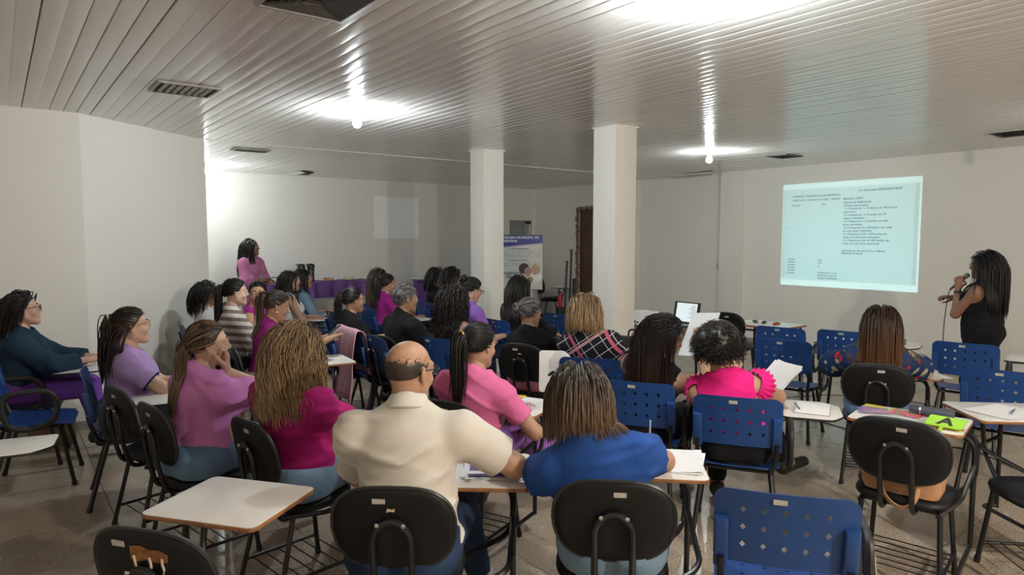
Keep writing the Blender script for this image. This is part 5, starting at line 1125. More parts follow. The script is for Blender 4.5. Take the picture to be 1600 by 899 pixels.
# --- notebook on the board beside hot pink, papers in her hand
c = CHR('hotpink'); p, a = onb(c, .40, .20, .707); nb_ = tag(empty('notebook', p, a - .1), 'open white notebook with a pen on the board right of hot pink', 'book')
MB().rbox((-.09, -.12, 0), (.09, .12, .012), .003).build('page_block', M_PAPER, nb_); MB().rbox((-.087, -.117, .012), (.092, .122, .016), .002).build('upper_page', M_PAPER, nb_); MB().rbox((-.093, -.123, -.0), (.0935, .1235, .003), .001).build('cover', mat('grey_cover', (.3, .3, .32), .6), nb_)
pen(p + Vector((-.06, .06, .017)), a + .15, 'black', 'dark pen lying on the open white notebook')
i = PEOPLE['hotpink']; hl = i['hands'][-1]; M = Matrix.Translation(i['loc']) @ Matrix.Rotation(i['rz'], 4, 'Z')
def held_sheet(i, s_, w, h, label, up, nrm, n=2, lift=.12, name='held_paper'):
    W, d, nm, cu = i['hands'][s_]; base = V3(*(W+d*.08)); u = unit(up); nn = unit(V3(*nrm)-u*(u@V3(*nrm))); x = np.cross(u, nn); m = sheet(w, h, n, 4, .012); o = m.build(name, M_PAPER); o.parent = None
    fr = Matrix(((x[0], u[0], nn[0], base[0]+u[0]*lift), (x[1], u[1], nn[1], base[1]+u[1]*lift), (x[2], u[2], nn[2], base[2]+u[2]*lift), (0, 0, 0, 1)))
    o.matrix_world = Matrix.Translation(i['loc']) @ Matrix.Rotation(i['rz'], 4, 'Z') @ fr; return tag(o, label, 'paper')
held_sheet(PEOPLE['sleeveless'], 1, .24, .31, 'printed sheet held up between the two women reading', (.1, .5, .85), (-.5, -.9, .3), lift=.02)
held_sheet(PEOPLE['hotpink'], 1, .21, .297, 'white sheets held at the right of hot pink', (.6, .5, .6), (-.5, -.6, .6), 4, lift=.07)
# --- black chair with handbag
tanc = [o for o in bpy.data.objects if o.get('label', '').startswith('black padded chair with a tan')][0]
M_TAN = mat('tan_leather', (.46, .25, .13), .5, .2, 7, .15, 180)
hb_ = tag(empty('handbag', tanc.location, tanc.rotation_euler[2]), 'tan leather handbag standing on the black chair seat', 'handbag')
vs, fs = [], []
for k in range(9):
    t_ = k/8; z = .475+.25*t_; d_ = .075*(1-.55*t_)*(1 if k else .85); w_ = .17*(1+.12*t_)*(1 if k else .93)
    for x, y in round_rect(-w_, -d_, w_, d_, d_*.6, 3): vs.append((x, y+.0-.10+.03*t_, z + (.008*math.sin(x*20) if k == 8 else 0)))
n = len(vs)//9
for k in range(8):
    for j in range(n): fs.append((k*n+j, k*n+(j+1) % n, (k+1)*n+(j+1) % n, (k+1)*n+j))
fs.append(tuple(range(n))[::-1]); fs.append(tuple(8*n+j for j in range(n)))
MB().add(vs, fs).build('bag_body', M_TAN, hb_)
for y_ in (-.145, -.055): MB().tube(smooth_path([(-.07, y_, .69), (-.09, y_-.03, .60), (-.05, y_-.06, .47), (.03, y_-.07, .43), (.08, y_-.05, .50), (.075, y_, .69)], 6), .006, 6, flat=2.0).build('strap', M_TAN, hb_)
p, a = onb(tanc, -.17, .02, .478); bt = tag(empty('steel_bottle', p, a), 'small steel flask lying beside the tan handbag', 'bottle'); M_ = Matrix.Rotation(PI/2, 4, 'X'); MB().lathe([(0, 0), (.03, .004), (.032, .02), (.032, .14), (.02, .16), (.018, .18), (0, .182)], 16, M=Matrix.Translation((0, .05, .034))@M_).build('flask', M_STEEL, bt); MB().lathe([(.02, .17), (.02, .2), (0, .202)], 12, M=Matrix.Translation((0, .05, .034))@M_).build('cap', M_INK, bt)
# cards and bag of leaflets on its board
p, a = onb(tanc, -.18, .44, .7175); pouch(p, a + .15, .30, .20, 'clear bag of coloured leaflets on the board behind the handbag', [(-.08+.03*k, -.03+.012*k, .11, .4*k, CR[(k*2) % 6]) for k in range(6)], 7)
for k, (x, y, w_, h_, r_, c_, lb) in enumerate(((-.20, .50, .13, .09, .5, (.35, .65, .06), 'lime green card in the leaflet bag'), (-.11, .47, .17, .11, -.2, (.55, .03, .05), 'red card sticking out of the leaflet bag'), (-.26, .42, .16, .12, .3, (.22, .10, .40), 'purple leaflet in the clear bag'), (-.27, .51, .10, .06, 0, (.7, .55, .05), 'yellow card in the leaflet bag'))):
    p, a = onb(tanc, x, y, .719+.003*k); o = sheet(w_, h_, 1, k).build('coloured_card', mat('card_%d' % k, c_, .6)); o.location = p; o.rotation_euler = (0, 0, a + r_); tag(o, lb, 'card')
p, a = onb(tanc, .02, .50, .7165); rl = tag(empty('rolled_pouch', p, a), 'dark slate-blue rolled pouch lying on the board', 'pouch'); MB().tube([(-.11, 0, .028), (-.10, 0, .028), (.09, 0, .028), (.10, 0, .028)], [.02, .028, .028, .022], 14).build('roll', mat('slate_cloth', (.05, .065, .09), .6, .2, 20), rl); MB().tube([(-.06, 0, .028), (-.052, 0, .028)], .0295, 14).build('band', M_STEEL, rl)
for k, (r_, c_, z_) in enumerate(((.35, (.55, .05, .05), .7175), (.05, (.75, .5, .05), .7205))):
    p, a = onb(tanc, .10, .32, z_); o = sheet(.15, .12, 1, 20+k).build('coloured_card', mat('card_u%d' % k, c_, .6)); o.location = p; o.rotation_euler = (0, 0, a + r_); tag(o, ('red card' if k == 0 else 'orange card') + ' showing under the green letter card', 'card')
p, a = onb(tanc, .11, .31, .745); ac = tag(empty('letter_card', p, a - .12), 'lime green card with a black letter A on the board edge', 'card')
MB().slab(round_poly([(-.085, -.055), (.085, -.055), (.085, .055), (-.085, .055)], .01, 2), 0, .0025).build('card', mat('lime_card', (.36, .72, .04), .5), ac); MB().slab(round_poly([(-.078, -.048), (.078, -.048), (.078, .048), (-.078, .048)], .008, 2), .0022, .0028).build('border', mat('lime_card2', (.40, .76, .07), .5), ac)
ac.rotation_euler = (math.radians(16), 0, a - .12)
text('A', .105, M_INK, ac, frame((0, 0, .0033), (1, 0, 0), (0, 1, 0)), align='CENTER', bold=.004)
MB().box((-.012, -.11, .0), (.004, -.05, .002)).build('handle_stick', MATS['lime_card'], ac, smooth=False)
# --- board cut by the right edge
rc_ = [o for o in bpy.data.objects if o.get('label', '').startswith('black padded chair cut')][0]
papers(rc_, RX0+.20, RY0+.30, 'white sheets on the board at the right edge', .24, .32, 4, .5, 31)
p, a = onb(rc_, RX0+.22, RY0+.12, .7175); pouch(p, a + .5, .22, .13, 'clear pouch with pens on the board at the right edge', [(-.05+.02*k, -.01*k, .10, .3, CR[(k+3) % 6]) for k in range(3)], 9)
p, a = onb(rc_, RX0+.17, RY0+.27, .7235); pen(p, a + .9, 'blue', 'blue pen lying on the sheets at the right edge')
# --- flowered blouse: cup, paper
c = CHR('flower'); cup(onb(c, .30, .50, .7165)[0], 'transparent blue water cup on the flowered woman\'s board', (.10, .25, .75), .6); papers(c, .34, .30, 'white sheet hanging over the board right of the flowered blouse', .18, .25, 1, .4, 33)
ec = [o for o in bpy.data.objects if o.get('label', '').startswith('empty blue perforated chair left of')][0]
p, a = onb(ec, .36, .20, .707); gb = tag(empty('storage_box', p, a), 'small grey-green box on the board left of the flowered blouse', 'box'); MB().rbox((-.07, -.05, 0), (.07, .05, .045), .006).build('box_body', mat('greengrey', (.12, .17, .15), .5), gb); MB().rbox((-.072, -.052, .04), (.072, .052, .052), .004).build('lid', MATS['greengrey'], gb)
# --- desk with cup (chair hidden behind the man's head)
bc = ah(702, 543, .715); hch = black_chair(Vector((bc.x - .19*math.sin(math.radians(8)) - .33*math.cos(math.radians(8)), bc.y + .19*math.cos(math.radians(8)) - .33*math.sin(math.radians(8)), 0)), 8, 'black padded chair hidden behind the balding head, cup on its board', STD, 0)
papers(hch, .18, .36, 'white sheets beside the clear cup', .21, .297, 4, .2, 41); p, a = onb(hch, .10, .30, .7235); cup(p, 'clear empty plastic cup on a board behind the balding head')
p, a = onb(hch, .24, .27, .7235); sn = tag(empty('spiral_notebook', p, a + .3), 'spiral notebook under the sheets by the clear cup', 'book'); MB().rbox((-.07, -.10, 0), (.07, .10, .010), .002).build('pages', M_PAPER, sn)
for k in range(14): MB().tube([(-.072+.006*math.cos(t), -.09+.0138*k, .006+.008*math.sin(t)) for t in np.linspace(0, 6.28, 9)[:-1]], .0012, 4, closed=True).build('spiral_ring', M_INK, sn)
p, a = onb(hch, .36, .25, .7165); pen(p, a + 1.2, 'yellow', 'yellow marker beside the spiral notebook')
# --- pony board: napkin and greens, phone in the hand
c = CHR('pony'); papers(c, .20, .36, 'crumpled plastic wrap and napkin on the phone user\'s board', .22, .16, 2, .4, 51, curl=.02)
p, a = onb(c, .16, .38, .722); fd = tag(empty('snack', p, a), 'green salad leaves on a napkin', 'food')
rg = random.Random(8)
for k in range(9): MB().sphere((rg.uniform(-.05, .05), rg.uniform(-.03, .03), .006), (.02, .012, .005), nu=8, nv=5).build('leaf', mat('salad', (.12, .30, .04), .6), fd)
def world_of(i, v): return i['loc'] + Matrix.Rotation(i['rz'], 4, 'Z') @ Vector([float(t) for t in v])
i = PEOPLE['pony']; W, d, nm, cu = i['hands'][1]; q = world_of(i, W+d*.09+V3(-.03, 0, .03)); ph = tag(empty('phone', q, i['rz']), 'phone held in both hands by the woman in purple', 'phone'); b_ = MB().rbox((-.036, -.004, -.07), (.036, .004, .07), .002).build('case', mat('phone_gold', (.5, .42, .3), .3), ph); MB().box((-.033, -.0055, -.066), (.033, -.004, .066)).build('screen', M_INK, ph); ph.rotation_euler = (math.radians(-50), 0, i['rz'])
hcw, Rh_ = i['hc'], i['Rh']; sg = MB()
for s_ in (-1, 1): sg.sphere((s_*.03, .07, .112), (.027, .020, .010), nu=12, nv=6); sg.tube([(s_*.055, .06, .11), (s_*.082, .0, .08), (s_*.084, -.05, .05)], .0025, 5)
sg.tube([(-.01, .075, .114), (.01, .075, .114)], .003, 5); sgo = sg.build('sunglasses', mat('dark_lens', (.02, .02, .08), .08)); Mh = Matrix([[*Rh_[r_], hcw[r_]] for r_ in range(3)] + [[0, 0, 0, 1]]); sgo.matrix_world = Matrix.Translation(i['loc'])@Matrix.Rotation(i['rz'], 4, 'Z')@Mh; tag(sgo, 'dark blue sunglasses pushed up on the phone user\'s hair', 'sunglasses')
# --- pink jacket draped over a chair back
pj = blue_chair(place_back(548, 520, .85, -4), -4, 'blue perforated chair carrying the pale pink jacket', None); vs, fs = [], []; NU, NV = 22, 26; M_PJ = cloth('pale_pink', (.62, .36, .43), .06)
path = smooth_path([(0, -.17, .50), (0, -.185, .62), (0, -.215, .80), (0, -.245, .885), (0, -.30, .88), (0, -.325, .72), (0, -.335, .50), (0, -.36, .28)], 4)
NV = len(path)
for u in range(NU+1):
    for v, pt in enumerate(path):
        x = (u/NU-.5)*.50*(1+.25*max(0, v-NV*.5)/NV); f_ = .014*math.sin(x*42+v*.12)*(abs(v-NV*.42)/NV*2); vs.append((x + .008*math.sin(v*.8), pt[1]-f_-(.02 if v > NV*.45 else 0), pt[2]+.012*math.sin(x*17)*(1 if v in (0, NV-1) else .2)))
for u in range(NU):
    for v in range(NV-1): fs.append((u*NV+v, u*NV+v+1, (u+1)*NV+v+1, (u+1)*NV+v))
jk = MB().add(vs, fs).build('draped_jacket', M_PJ); jk.location = pj.location; jk.rotation_euler = pj.rotation_euler; md = jk.modifiers.new('thick', 'SOLIDIFY'); md.thickness = .008; tag(jk, 'pale pink jacket draped over a blue chair back', 'jacket')
# --- raised white board beside the grey-haired woman
bch = CHR('bun'); b_ = empty('writing_board'); b_.parent = bch; poly = round_poly([(0, -.19), (.20, -.19), (.30, -.10), (.30, .10), (.22, .19), (0, .19)], .03, 4)
MB().slab(poly, -.014, -.001, .004).build('board_edge', M_BLKPLASTIC, b_); MB().slab([(x*.985+.002, y*.985) for x, y in poly], -.003, .001, .0006).build('laminate_top', M_LAM, b_)
link('arm_loop', ME_B_ARM, bch)
_p = ad(842, 580, 4.75); _l = Matrix.Rotation(-bch.rotation_euler[2], 3, 'Z') @ (_p - bch.location); b_.location = _l; b_.scale = (.85, .8, 1); b_.rotation_euler = (math.radians(72), 0, math.radians(28))
MB().tube(bend_path([(.275, .05, .68), (_l.x+.05, _l.y+.02, .70), (_l.x+.10, _l.y+.05, _l.z)], .05), .011, 8).build('board_arm', M_BLACKMETAL, bch)
# --- far furniture: purple tables, flasks, plates
M_PCLOTH = mat('purple_tablecloth', (.12, .035, .22), .55, .2, 5, .1, 60)
def cloth_table(x0, y0, x1, y1, z, drop, label, clabel):
    t = tag(empty('folding_table', ((x0+x1)/2, (y0+y1)/2, 0)), label, 'table'); wx, wy = (x1-x0)/2, (y1-y0)/2
    MB().rbox((-wx+.01, -wy+.01, z-.03), (wx-.01, wy-.01, z-.004), .006).build('table_top', M_WHITEP, t)
    for sx in (-1, 1):
        for sy in (-1, 1): MB().tube([(sx*(wx-.12), sy*(wy-.08), z-.03), (sx*(wx-.08), sy*(wy-.06), 0)], .015, 8).build('leg', M_STEEL, t)
    rim = []; per = round_rect(-wx, -wy, wx, wy, .03, 5); dense = []
    for k in range(len(per)):
        a, b = Vector(per[k]), Vector(per[(k+1) % len(per)]); nn = max(1, int((b-a).length/.03)); dense += [a.lerp(b, q/nn) for q in range(nn)]
    n = len(dense); rg = random.Random(int(x0*10)); ph_ = [rg.uniform(0, 6) for _ in range(3)]; vs, fs = [], []; s_acc = 0; R_ = 8
    for k in range(n):
        s_acc += (dense[k]-dense[k-1]).length if k else 0
        d_ = (dense[(k+1) % n]-dense[k-1]).normalized(); nrm = Vector((d_.y, -d_.x))
        for r_ in range(R_):
            f_ = r_/(R_-1); w_ = .022*f_*(math.sin(s_acc*26+ph_[0])+.6*math.sin(s_acc*47+ph_[1])) + .02*f_; pp = dense[k]+nrm*(w_+.006); vs.append((pp.x, pp.y, z-.002-drop*f_+(.004 if r_ == 0 else 0)))
    for k in range(n):
        for r_ in range(R_-1): fs.append((k*R_+r_, k*R_+r_+1, ((k+1) % n)*R_+r_+1, ((k+1) % n)*R_+r_))
    fs.append(tuple(k*R_ for k in range(n)))
    o = MB().add(vs, fs).build('tablecloth', M_PCLOTH); o.location = t.location; return tag(o, clabel, 'tablecloth')
TZ = .95
cloth_table(3.42, 10.80, 5.30, 11.42, TZ, .26, 'long table under a purple cloth behind the back rows', 'glossy purple cloth on the table with the flasks')
cloth_table(6.35, 10.75, 8.35, 11.35, .90, .55, 'second long table under a purple cloth behind the rear column', 'purple cloth on the table behind the rear column')
def flask(px, label, steel):
    d_ = ray(px, 438); k = 11.05/d_[1]; p = Vector((d_[0]*k, 11.05, TZ+.004)); t = tag(empty('thermos_flask', p, -.9), label, 'thermos'); M1 = mat('flask_black', (.012, .012, .013), .3)
    MB().lathe([(.055, 0), (.06, .006), (.06, .05), (.058, .055)], 24).build('base_ring', M1, t); MB().lathe([(.057, .05), (.057, .21), (.055, .215)], 24).build('bottle_body', M_STEEL if steel else M1, t)
    MB().lathe([(.060, .21), (.062, .22), (.062, .27), (.05, .30), (.0, .31)], 24).build('pump_head', M1, t); MB().tube([(0, .03, .285), (0, .10, .275), (0, .115, .25)], [.016, .014, .012], 10).build('spout', M1, t)
    MB().tube([(-.055, 0, .25), (-.06, -.06, .30), (.06, -.06, .30), (.055, 0, .25)], .006, 6).build('carry_handle', M1, t)
    if not steel: MB().box((-.025, .0565, .12), (.025, .0585, .15)).build('sticker', M_PAPER, t, smooth=False)
    return t
flask(471, 'steel thermos flask with black lid on the purple table', True); flask(486, 'black thermos flask with white sticker on the purple table', False)
for k, (px, lb) in enumerate(((513, 'white tray of golden fried snacks on the purple table'), (546, 'white tray of pale biscuits at the right of the purple table'))):
    d_ = ray(px, 438); q = 11.05/d_[1]; t = tag(empty('snack_tray', (d_[0]*q, 11.05, TZ+.004)), lb, 'tray'); MB().lathe([(0, .004), (.10, .004), (.14, .022), (.143, .02), (.105, 0), (0, 0)], 24).build('tray', M_WHITEP, t); rg = random.Random(k)
    for j in range(16): MB().sphere((rg.uniform(-.08, .08), rg.uniform(-.08, .08), .02+.02*rg.random()), (.03, .02, .014), nu=8, nv=5, M=None).build('snack_piece', mat('snack_%d' % k, ((.45, .22, .06), (.6, .42, .2))[k], .7, .3, 30), t)
d_ = ray(655, 449); q = 11.0/d_[1]; t = tag(empty('snack_tray', (d_[0]*q, 11.0, .905)), 'white tray on the second purple table left of the rear column', 'tray'); MB().lathe([(0, .004), (.12, .004), (.16, .03), (.163, .028), (.125, 0), (0, 0)], 24).build('tray', M_WHITEP, t); MB().lathe([(.155, .03), (.12, .06), (0, .08)], 24).build('clear_lid', film('lid_film', (.85, .85, .85), .3), t)
# --- banner on a thin stand
bp_ = ad(811, 410, 10.6); bh = .86; bw = .74; zt = 1.735; n_ = Vector((bp_.x, bp_.y, 0)).normalized(); xr = Vector((n_.y, -n_.x, 0))
bn = tag(empty('banner', (bp_.x, bp_.y, 0)), 'printed health-programme banner with blue header on a stand', 'banner')
M0 = Matrix(((xr.x, 0, -n_.x, 0), (xr.y, 0, -n_.y, 0), (0, 1, 0, zt-bh), (0, 0, 0, 1)))   # x right, y up, z toward the viewer
def flat(name, poly, z, m): return MB().slab(poly, z, z+.002, M=M0).build(name, m, bn, smooth=False)
flat('sheet', [(-bw/2, 0), (bw/2, 0), (bw/2, bh), (-bw/2, bh)], -.003, mat('banner_vinyl', (.66, .68, .66), .3, .06, 2))
flat('header', [(-bw/2, bh-.19), (-.15, bh-.165), (.08, bh-.14), (bw/2, bh-.115), (bw/2, bh), (-bw/2, bh)], .0, mat('banner_blue', (.04, .06, .32), .3, .3, 3)); flat('header_wave', [(-bw/2, bh-.21), (-.15, bh-.18), (.08, bh-.155), (bw/2, bh-.128), (bw/2, bh-.115), (.08, bh-.14), (-.15, bh-.165), (-bw/2, bh-.19)], .0, mat('banner_violet', (.35, .18, .5), .3, .3, 3))
BW = mat('banner_white', (.8, .8, .8), .4); BI = mat('banner_ink', (.05, .05, .06), .5)
def btext(s_, size, m, x, y, al='LEFT', bold=0.0): return text(s_, size, m, bn, M0 @ Matrix.Translation((x, y, .003)), align=al, bold=bold)
btext('PROGRAMA MUNICIPAL DE', .052, BW, -.33, bh-.035, bold=.0012); btext('HANSENÍASE', .052, BW, -.33, bh-.09, bold=.0012)
btext('O QUE É HANSENÍASE?', .030, BI, 0, .645, 'CENTER', .0006); btext('COMO É O TRATAMENTO', .026, BI, 0, .465, 'CENTER', .0006); btext('HANSENÍASE', .068, BI, -.34, .255, bold=.001); btext('TEM CURA', .05, BI, -.22, .20, bold=.001)
GL = mat('banner_greek', (.36, .38, .37), .5); rg = random.Random(12)
for y0, nl in ((.60, 5), (.425, 3)):
    for k in range(nl):
        x = -.34
        while x < .33:
            w_ = rg.uniform(.015, .06); flat('print_line', [(x, y0-k*.022), (min(x+w_, .34), y0-k*.022), (min(x+w_, .34), y0-k*.022+.008), (x, y0-k*.022+.008)], .0005, GL) if k % 1 == 0 and w_ > .028 else None; x += w_+.012
def disc(name, cx, cy, rx, ry, m, z): flat(name, [(cx+rx*math.cos(t), cy+ry*math.sin(t)) for t in np.linspace(0, 2*PI, 25)[:-1]], z, m)
disc('picture_hair', .08, .335, .085, .085, mat('print_hair', (.04, .035, .035), .5), .001); disc('picture_face', .14, .285, .055, .075, mat('print_skin', (.42, .25, .18), .5), .0016); disc('picture_face', .26, .32, .075, .085, mat('print_skin2', (.52, .34, .26), .5), .001); disc('picture_shirt', .26, .20, .10, .09, BW, .0008); disc('picture_hand', .19, .16, .035, .05, MATS['print_skin'], .0018)
MB().tube([M0@Vector((-bw/2, bh, -.008)), M0@Vector((bw/2, bh, -.008))], .010, 8).build('top_rail', M_STEEL, bn); MB().tube([M0@Vector((-bw/2, 0, -.008)), M0@Vector((bw/2, 0, -.008))], .010, 8).build('bottom_rail', M_STEEL, bn)
MB().tube([M0@Vector((.20, bh, -.02)), M0@Vector((.20, -(zt-bh)+.02, -.02))], .011, 8).build('pole', M_WHITEP, bn)
for a in (0, 2.1, 4.2): MB().tube([M0@Vector((.20, -(zt-bh)+.12, -.02)), M0@Vector((.20+.22*math.cos(a), -(zt-bh)+.008, -.02+.22*math.sin(a)))], .008, 6).build('foot', M_WHITEP, bn)
# --- black poles, extinguisher
for k, (px0, py0, px1, lb) in enumerate(((893, 390, 889, 'tall black pole leaning on the far wall'), (886, 408, 881, 'shorter black pole leaning beside the tall one'), (897, 436, 896, 'thick black bundle pole standing by the leaning poles'))):
    top = ad(px0, py0, 12.6); ft = ad(px1, 520, 12.45); ft.z = 0; top.x = min(top.x, 9.55)
    t = tag(empty('black_pole', ft), lb, 'pole'); MB().tube([(0, 0, 0), (top-ft)*.97], .03 if k == 2 else .022, 10).build('pole_tube', M_BLACKMETAL, t); MB().tube([(top-ft)*.97, (top-ft)], .026 if k != 2 else .034, 10).build('end_cap', M_BLKPLASTIC, t)
ex = ad(875, 470, 12.3); ex = tag(empty('fire_extinguisher', (ex.x, ex.y, 0)), 'small red fire extinguisher by the far poles', 'extinguisher'); M_RED = mat('red_enamel', (.45, .02, .02), .3)
MB().lathe([(.04, 0), (.043, .01), (.043, .20), (.03, .23), (.015, .25)], 16, M=Matrix.Translation((0, 0, .42))).build('cylinder', M_RED, ex); MB().lathe([(.015, .67), (.02, .70), (0, .72)], 12).build('valve', M_BLKPLASTIC, ex); MB().tube([(0, 0, .69), (.055, 0, .67), (.058, 0, .5)], .008, 6).build('hose', M_BLKPLASTIC, ex); MB().rbox((-.06, -.06, 0), (.06, .06, .42), .01).build('floor_stand', M_BLACKMETAL, ex)
# ================================================================== PROJECTOR, LAPTOP, SCREEN WALL
def simple_desk(x0, y0, x1, y1, z, label, top=M_LAM, rz=0):
    t = tag(empty('desk', ((x0+x1)/2, (y0+y1)/2, 0), rz), label, 'desk'); wx, wy = (x1-x0)/2, (y1-y0)/2
    MB().slab(round_rect(-wx, -wy, wx, wy, .02, 3), z-.022, z-.002, .003).build('wood_edge', M_WOOD, t); MB().slab(round_rect(-wx+.003, -wy+.003, wx-.003, wy-.003, .02, 3), z-.004, z, .001).build('laminate_top', top, t)
    for sx in (-1, 1):
        for sy in (-1, 1): MB().tube([(sx*(wx-.05), sy*(wy-.05), z-.02), (sx*(wx-.04), sy*(wy-.04), 0)], .014, 8).build('leg', M_BLACKMETAL, t)
    MB().tube([(-wx+.05, -wy+.05, z-.06), (-wx+.05, wy-.05, z-.06)], .011, 6).build('rail', M_BLACKMETAL, t); MB().tube([(wx-.05, -wy+.05, z-.06), (wx-.05, wy-.05, z-.06)], .011, 6).build('rail', M_BLACKMETAL, t)
    return t
M_DTOP = mat('dark_wood_top', (.10, .055, .035), .45, .3, 10)
simple_desk(5.42, 4.42, 6.02, 5.28, .745, 'small dark desk with the projector and laptop beside the column', M_DTOP)
LP_ = Vector((5.665, 4.90, .838)); SX = 5.725
pr = tag(empty('projector', (5.58, 4.90, .747)), 'white video projector with cables on the dark desk', 'projector')
def rel(x, y, z): return (x-5.58, y-4.90, z-.747)
k_ = (SX-LP_.x)/(XR-LP_.x); y0, y1 = (3.70-LP_.y)*k_, (5.66-LP_.y)*k_; z0, z1 = (.965-LP_.z)*k_, (2.51-LP_.z)*k_
b0, b1 = rel(5.45, 4.775, .757), rel(SX, 5.025, .892)
sh_ = MB(); th = .006
sh_.box(b0, (b1[0], b1[1], b0[2]+th)).box((b0[0], b0[1], b1[2]-th), b1).box((b0[0], b0[1], b0[2]+th), (b0[0]+th, b1[1], b1[2]-th)).box((b0[0]+th, b0[1], b0[2]+th), (b1[0], b0[1]+th, b1[2]-th)).box((b0[0]+th, b1[1]-th, b0[2]+th), (b1[0], b1[1], b1[2]-th))
sh_.build('housing', M_WHITEP, pr, smooth=False)
fx = b1[0]; ly, lz = 0.0, LP_.z-.747; fr = MB()
fr.box((fx-.003, b0[1]+th, b0[2]+th), (fx, ly+y0, b1[2]-th)).box((fx-.003, ly+y1, b0[2]+th), (fx, b1[1]-th, b1[2]-th)).box((fx-.003, ly+y0, b0[2]+th), (fx, ly+y1, lz+z0)).box((fx-.003, ly+y0, lz+z1), (fx, ly+y1, b1[2]-th))
fr.build('front_plate', M_INK, pr, smooth=False)
for sx in (5.48, 5.69):
    for sy in (4.80, 5.0): MB().lathe([(.01, 0), (.01, .012)], 10).build('foot', M_INK, pr, loc=rel(sx, sy, .747))
for k in range(5): MB().box((b0[0]+.04+.03*k, b0[1]-.002, b0[2]+.03), (b0[0]+.05+.03*k, b0[1], b1[2]-.03)).build('air_slot', M_INK, pr, smooth=False)
for sy, sz in ((-.06, .04), (-.02, .05), (.04, .045)): MB().box((b0[0]-.003, sy-.012, sz-.008), (b0[0], sy+.012, sz+.008)).build('socket', M_INK, pr, smooth=False)
# slide: tinted film for page and margins, carried in the opening; the lamp behind it throws it on the wall
M_S0, M_S1, M_S2, M_S3 = transp('slide_bright', (.47, .95, 1.0)), transp('slide_page', (.45, .68, .74)), transp('slide_ink', (.12, .14, .15)), transp('slide_margin', (.66, .70, .70))
sl = MB(); sl.add([(fx-.0015, y0, lz+z0), (fx-.0015, y1, lz+z0), (fx-.0015, y1, lz+z1), (fx-.0015, y0, lz+z1)], [(0, 1, 2, 3)]); slide = sl.build('slide', M_S0, pr, smooth=False)
def ss(u, v): return (fx, y1+(y0-y1)*u, lz+z0+(z1-z0)*v)      # u from left to right on the wall, v up
def srect(u0, v0, u1, v1, dx, m, name): q = MB(); P4 = [ss(u0, v0), ss(u1, v0), ss(u1, v1), ss(u0, v1)]; q.add([(p[0]+dx, p[1], p[2]) for p in P4], [(0, 1, 2, 3)]); return q.build(name, m, slide, smooth=False)
srect(.012, .06, .975, .925, -.0012, M_S1, 'slide_page'); srect(.95, .06, .975, .925, -.0009, M_S3, 'slide_margin'); srect(.012, .06, .03, .925, -.0009, M_S3, 'slide_margin')
pg = tag(empty('painted_page_text', (XR, 4.68, .965)), 'grey laboratory text painted on the right wall in place of projected text', 'painted projection'); M_PI = mat('beam_text_paint', (.30, .32, .32), .7); M_PG = mat('beam_mark_paint', (.60, .60, .57), .7)  # the beam's text, marks and pointer dot are painted onto the wall here
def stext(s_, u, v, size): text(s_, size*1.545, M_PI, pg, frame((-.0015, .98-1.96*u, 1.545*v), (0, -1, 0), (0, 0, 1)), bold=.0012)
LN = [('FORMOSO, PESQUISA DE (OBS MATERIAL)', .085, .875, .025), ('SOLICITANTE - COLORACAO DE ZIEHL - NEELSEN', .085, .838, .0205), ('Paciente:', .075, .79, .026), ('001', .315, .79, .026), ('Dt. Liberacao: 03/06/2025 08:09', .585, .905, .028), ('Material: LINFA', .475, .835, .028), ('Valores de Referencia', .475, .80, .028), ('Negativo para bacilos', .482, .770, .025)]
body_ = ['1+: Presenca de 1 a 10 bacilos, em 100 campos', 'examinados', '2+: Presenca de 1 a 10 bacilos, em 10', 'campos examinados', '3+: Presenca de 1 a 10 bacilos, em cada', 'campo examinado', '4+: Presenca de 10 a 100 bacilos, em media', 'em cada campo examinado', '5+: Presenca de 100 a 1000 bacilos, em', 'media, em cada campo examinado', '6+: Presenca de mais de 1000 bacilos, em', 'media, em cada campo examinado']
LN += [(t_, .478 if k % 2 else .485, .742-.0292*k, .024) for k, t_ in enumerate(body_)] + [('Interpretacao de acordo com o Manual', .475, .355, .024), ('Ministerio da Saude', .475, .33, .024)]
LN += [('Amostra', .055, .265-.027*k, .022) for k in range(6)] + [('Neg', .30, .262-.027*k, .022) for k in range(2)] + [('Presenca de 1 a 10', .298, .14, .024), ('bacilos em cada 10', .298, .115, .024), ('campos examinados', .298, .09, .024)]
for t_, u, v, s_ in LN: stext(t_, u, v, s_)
for u, v in ((.055, .58), (.045, .12)): MB().lathe([(.016, 0), (.016, .001)], 12, M=frame((-.0015, .98-1.96*u, 1.545*v), (0, -1, 0), (0, 0, 1))).build('painted_page_mark', M_PG, pg)
MB().lathe([(.011, 0), (.011, .001)], 12, M=frame((-.002, .98-1.96*.305, 1.545*.205), (0, -1, 0), (0, 0, 1))).build('painted_pointer_dot', mat('pointer_red', (.8, .12, .18), .6), pg)
lp = bpy.data.lights.new('projector_lamp', 'POINT'); lp.energy = PROJECTOR_WATTS; lp.shadow_soft_size = .00008; lp.color = (1.0, 1.0, 1.0); lo_ = bpy.data.objects.new('projector_lamp', lp); col.objects.link(lo_); lo_.parent = pr; lo_.location = rel(*LP_)
for k, pts in enumerate(([(5.445, 4.86, .79), (5.36, 4.80, .80), (5.35, 4.74, .70), (5.38, 4.75, .45), (5.5, 4.7, .05), (5.9, 4.5, .006), (6.3, 4.0, .006)], [(5.445, 4.94, .80), (5.34, 4.98, .81), (5.35, 5.0, .62), (5.45, 4.95, .58), (5.5, 5.1, .3), (5.8, 5.3, .006), (7.0, 5.6, .006)])):
    o = MB().tube(smooth_path(pts, 8), .0045, 6).build('projector_cable', M_CABLE); tag(o, ('black cable looping from the projector down to the floor', 'second black cable hanging behind the projector desk')[k], 'cable')
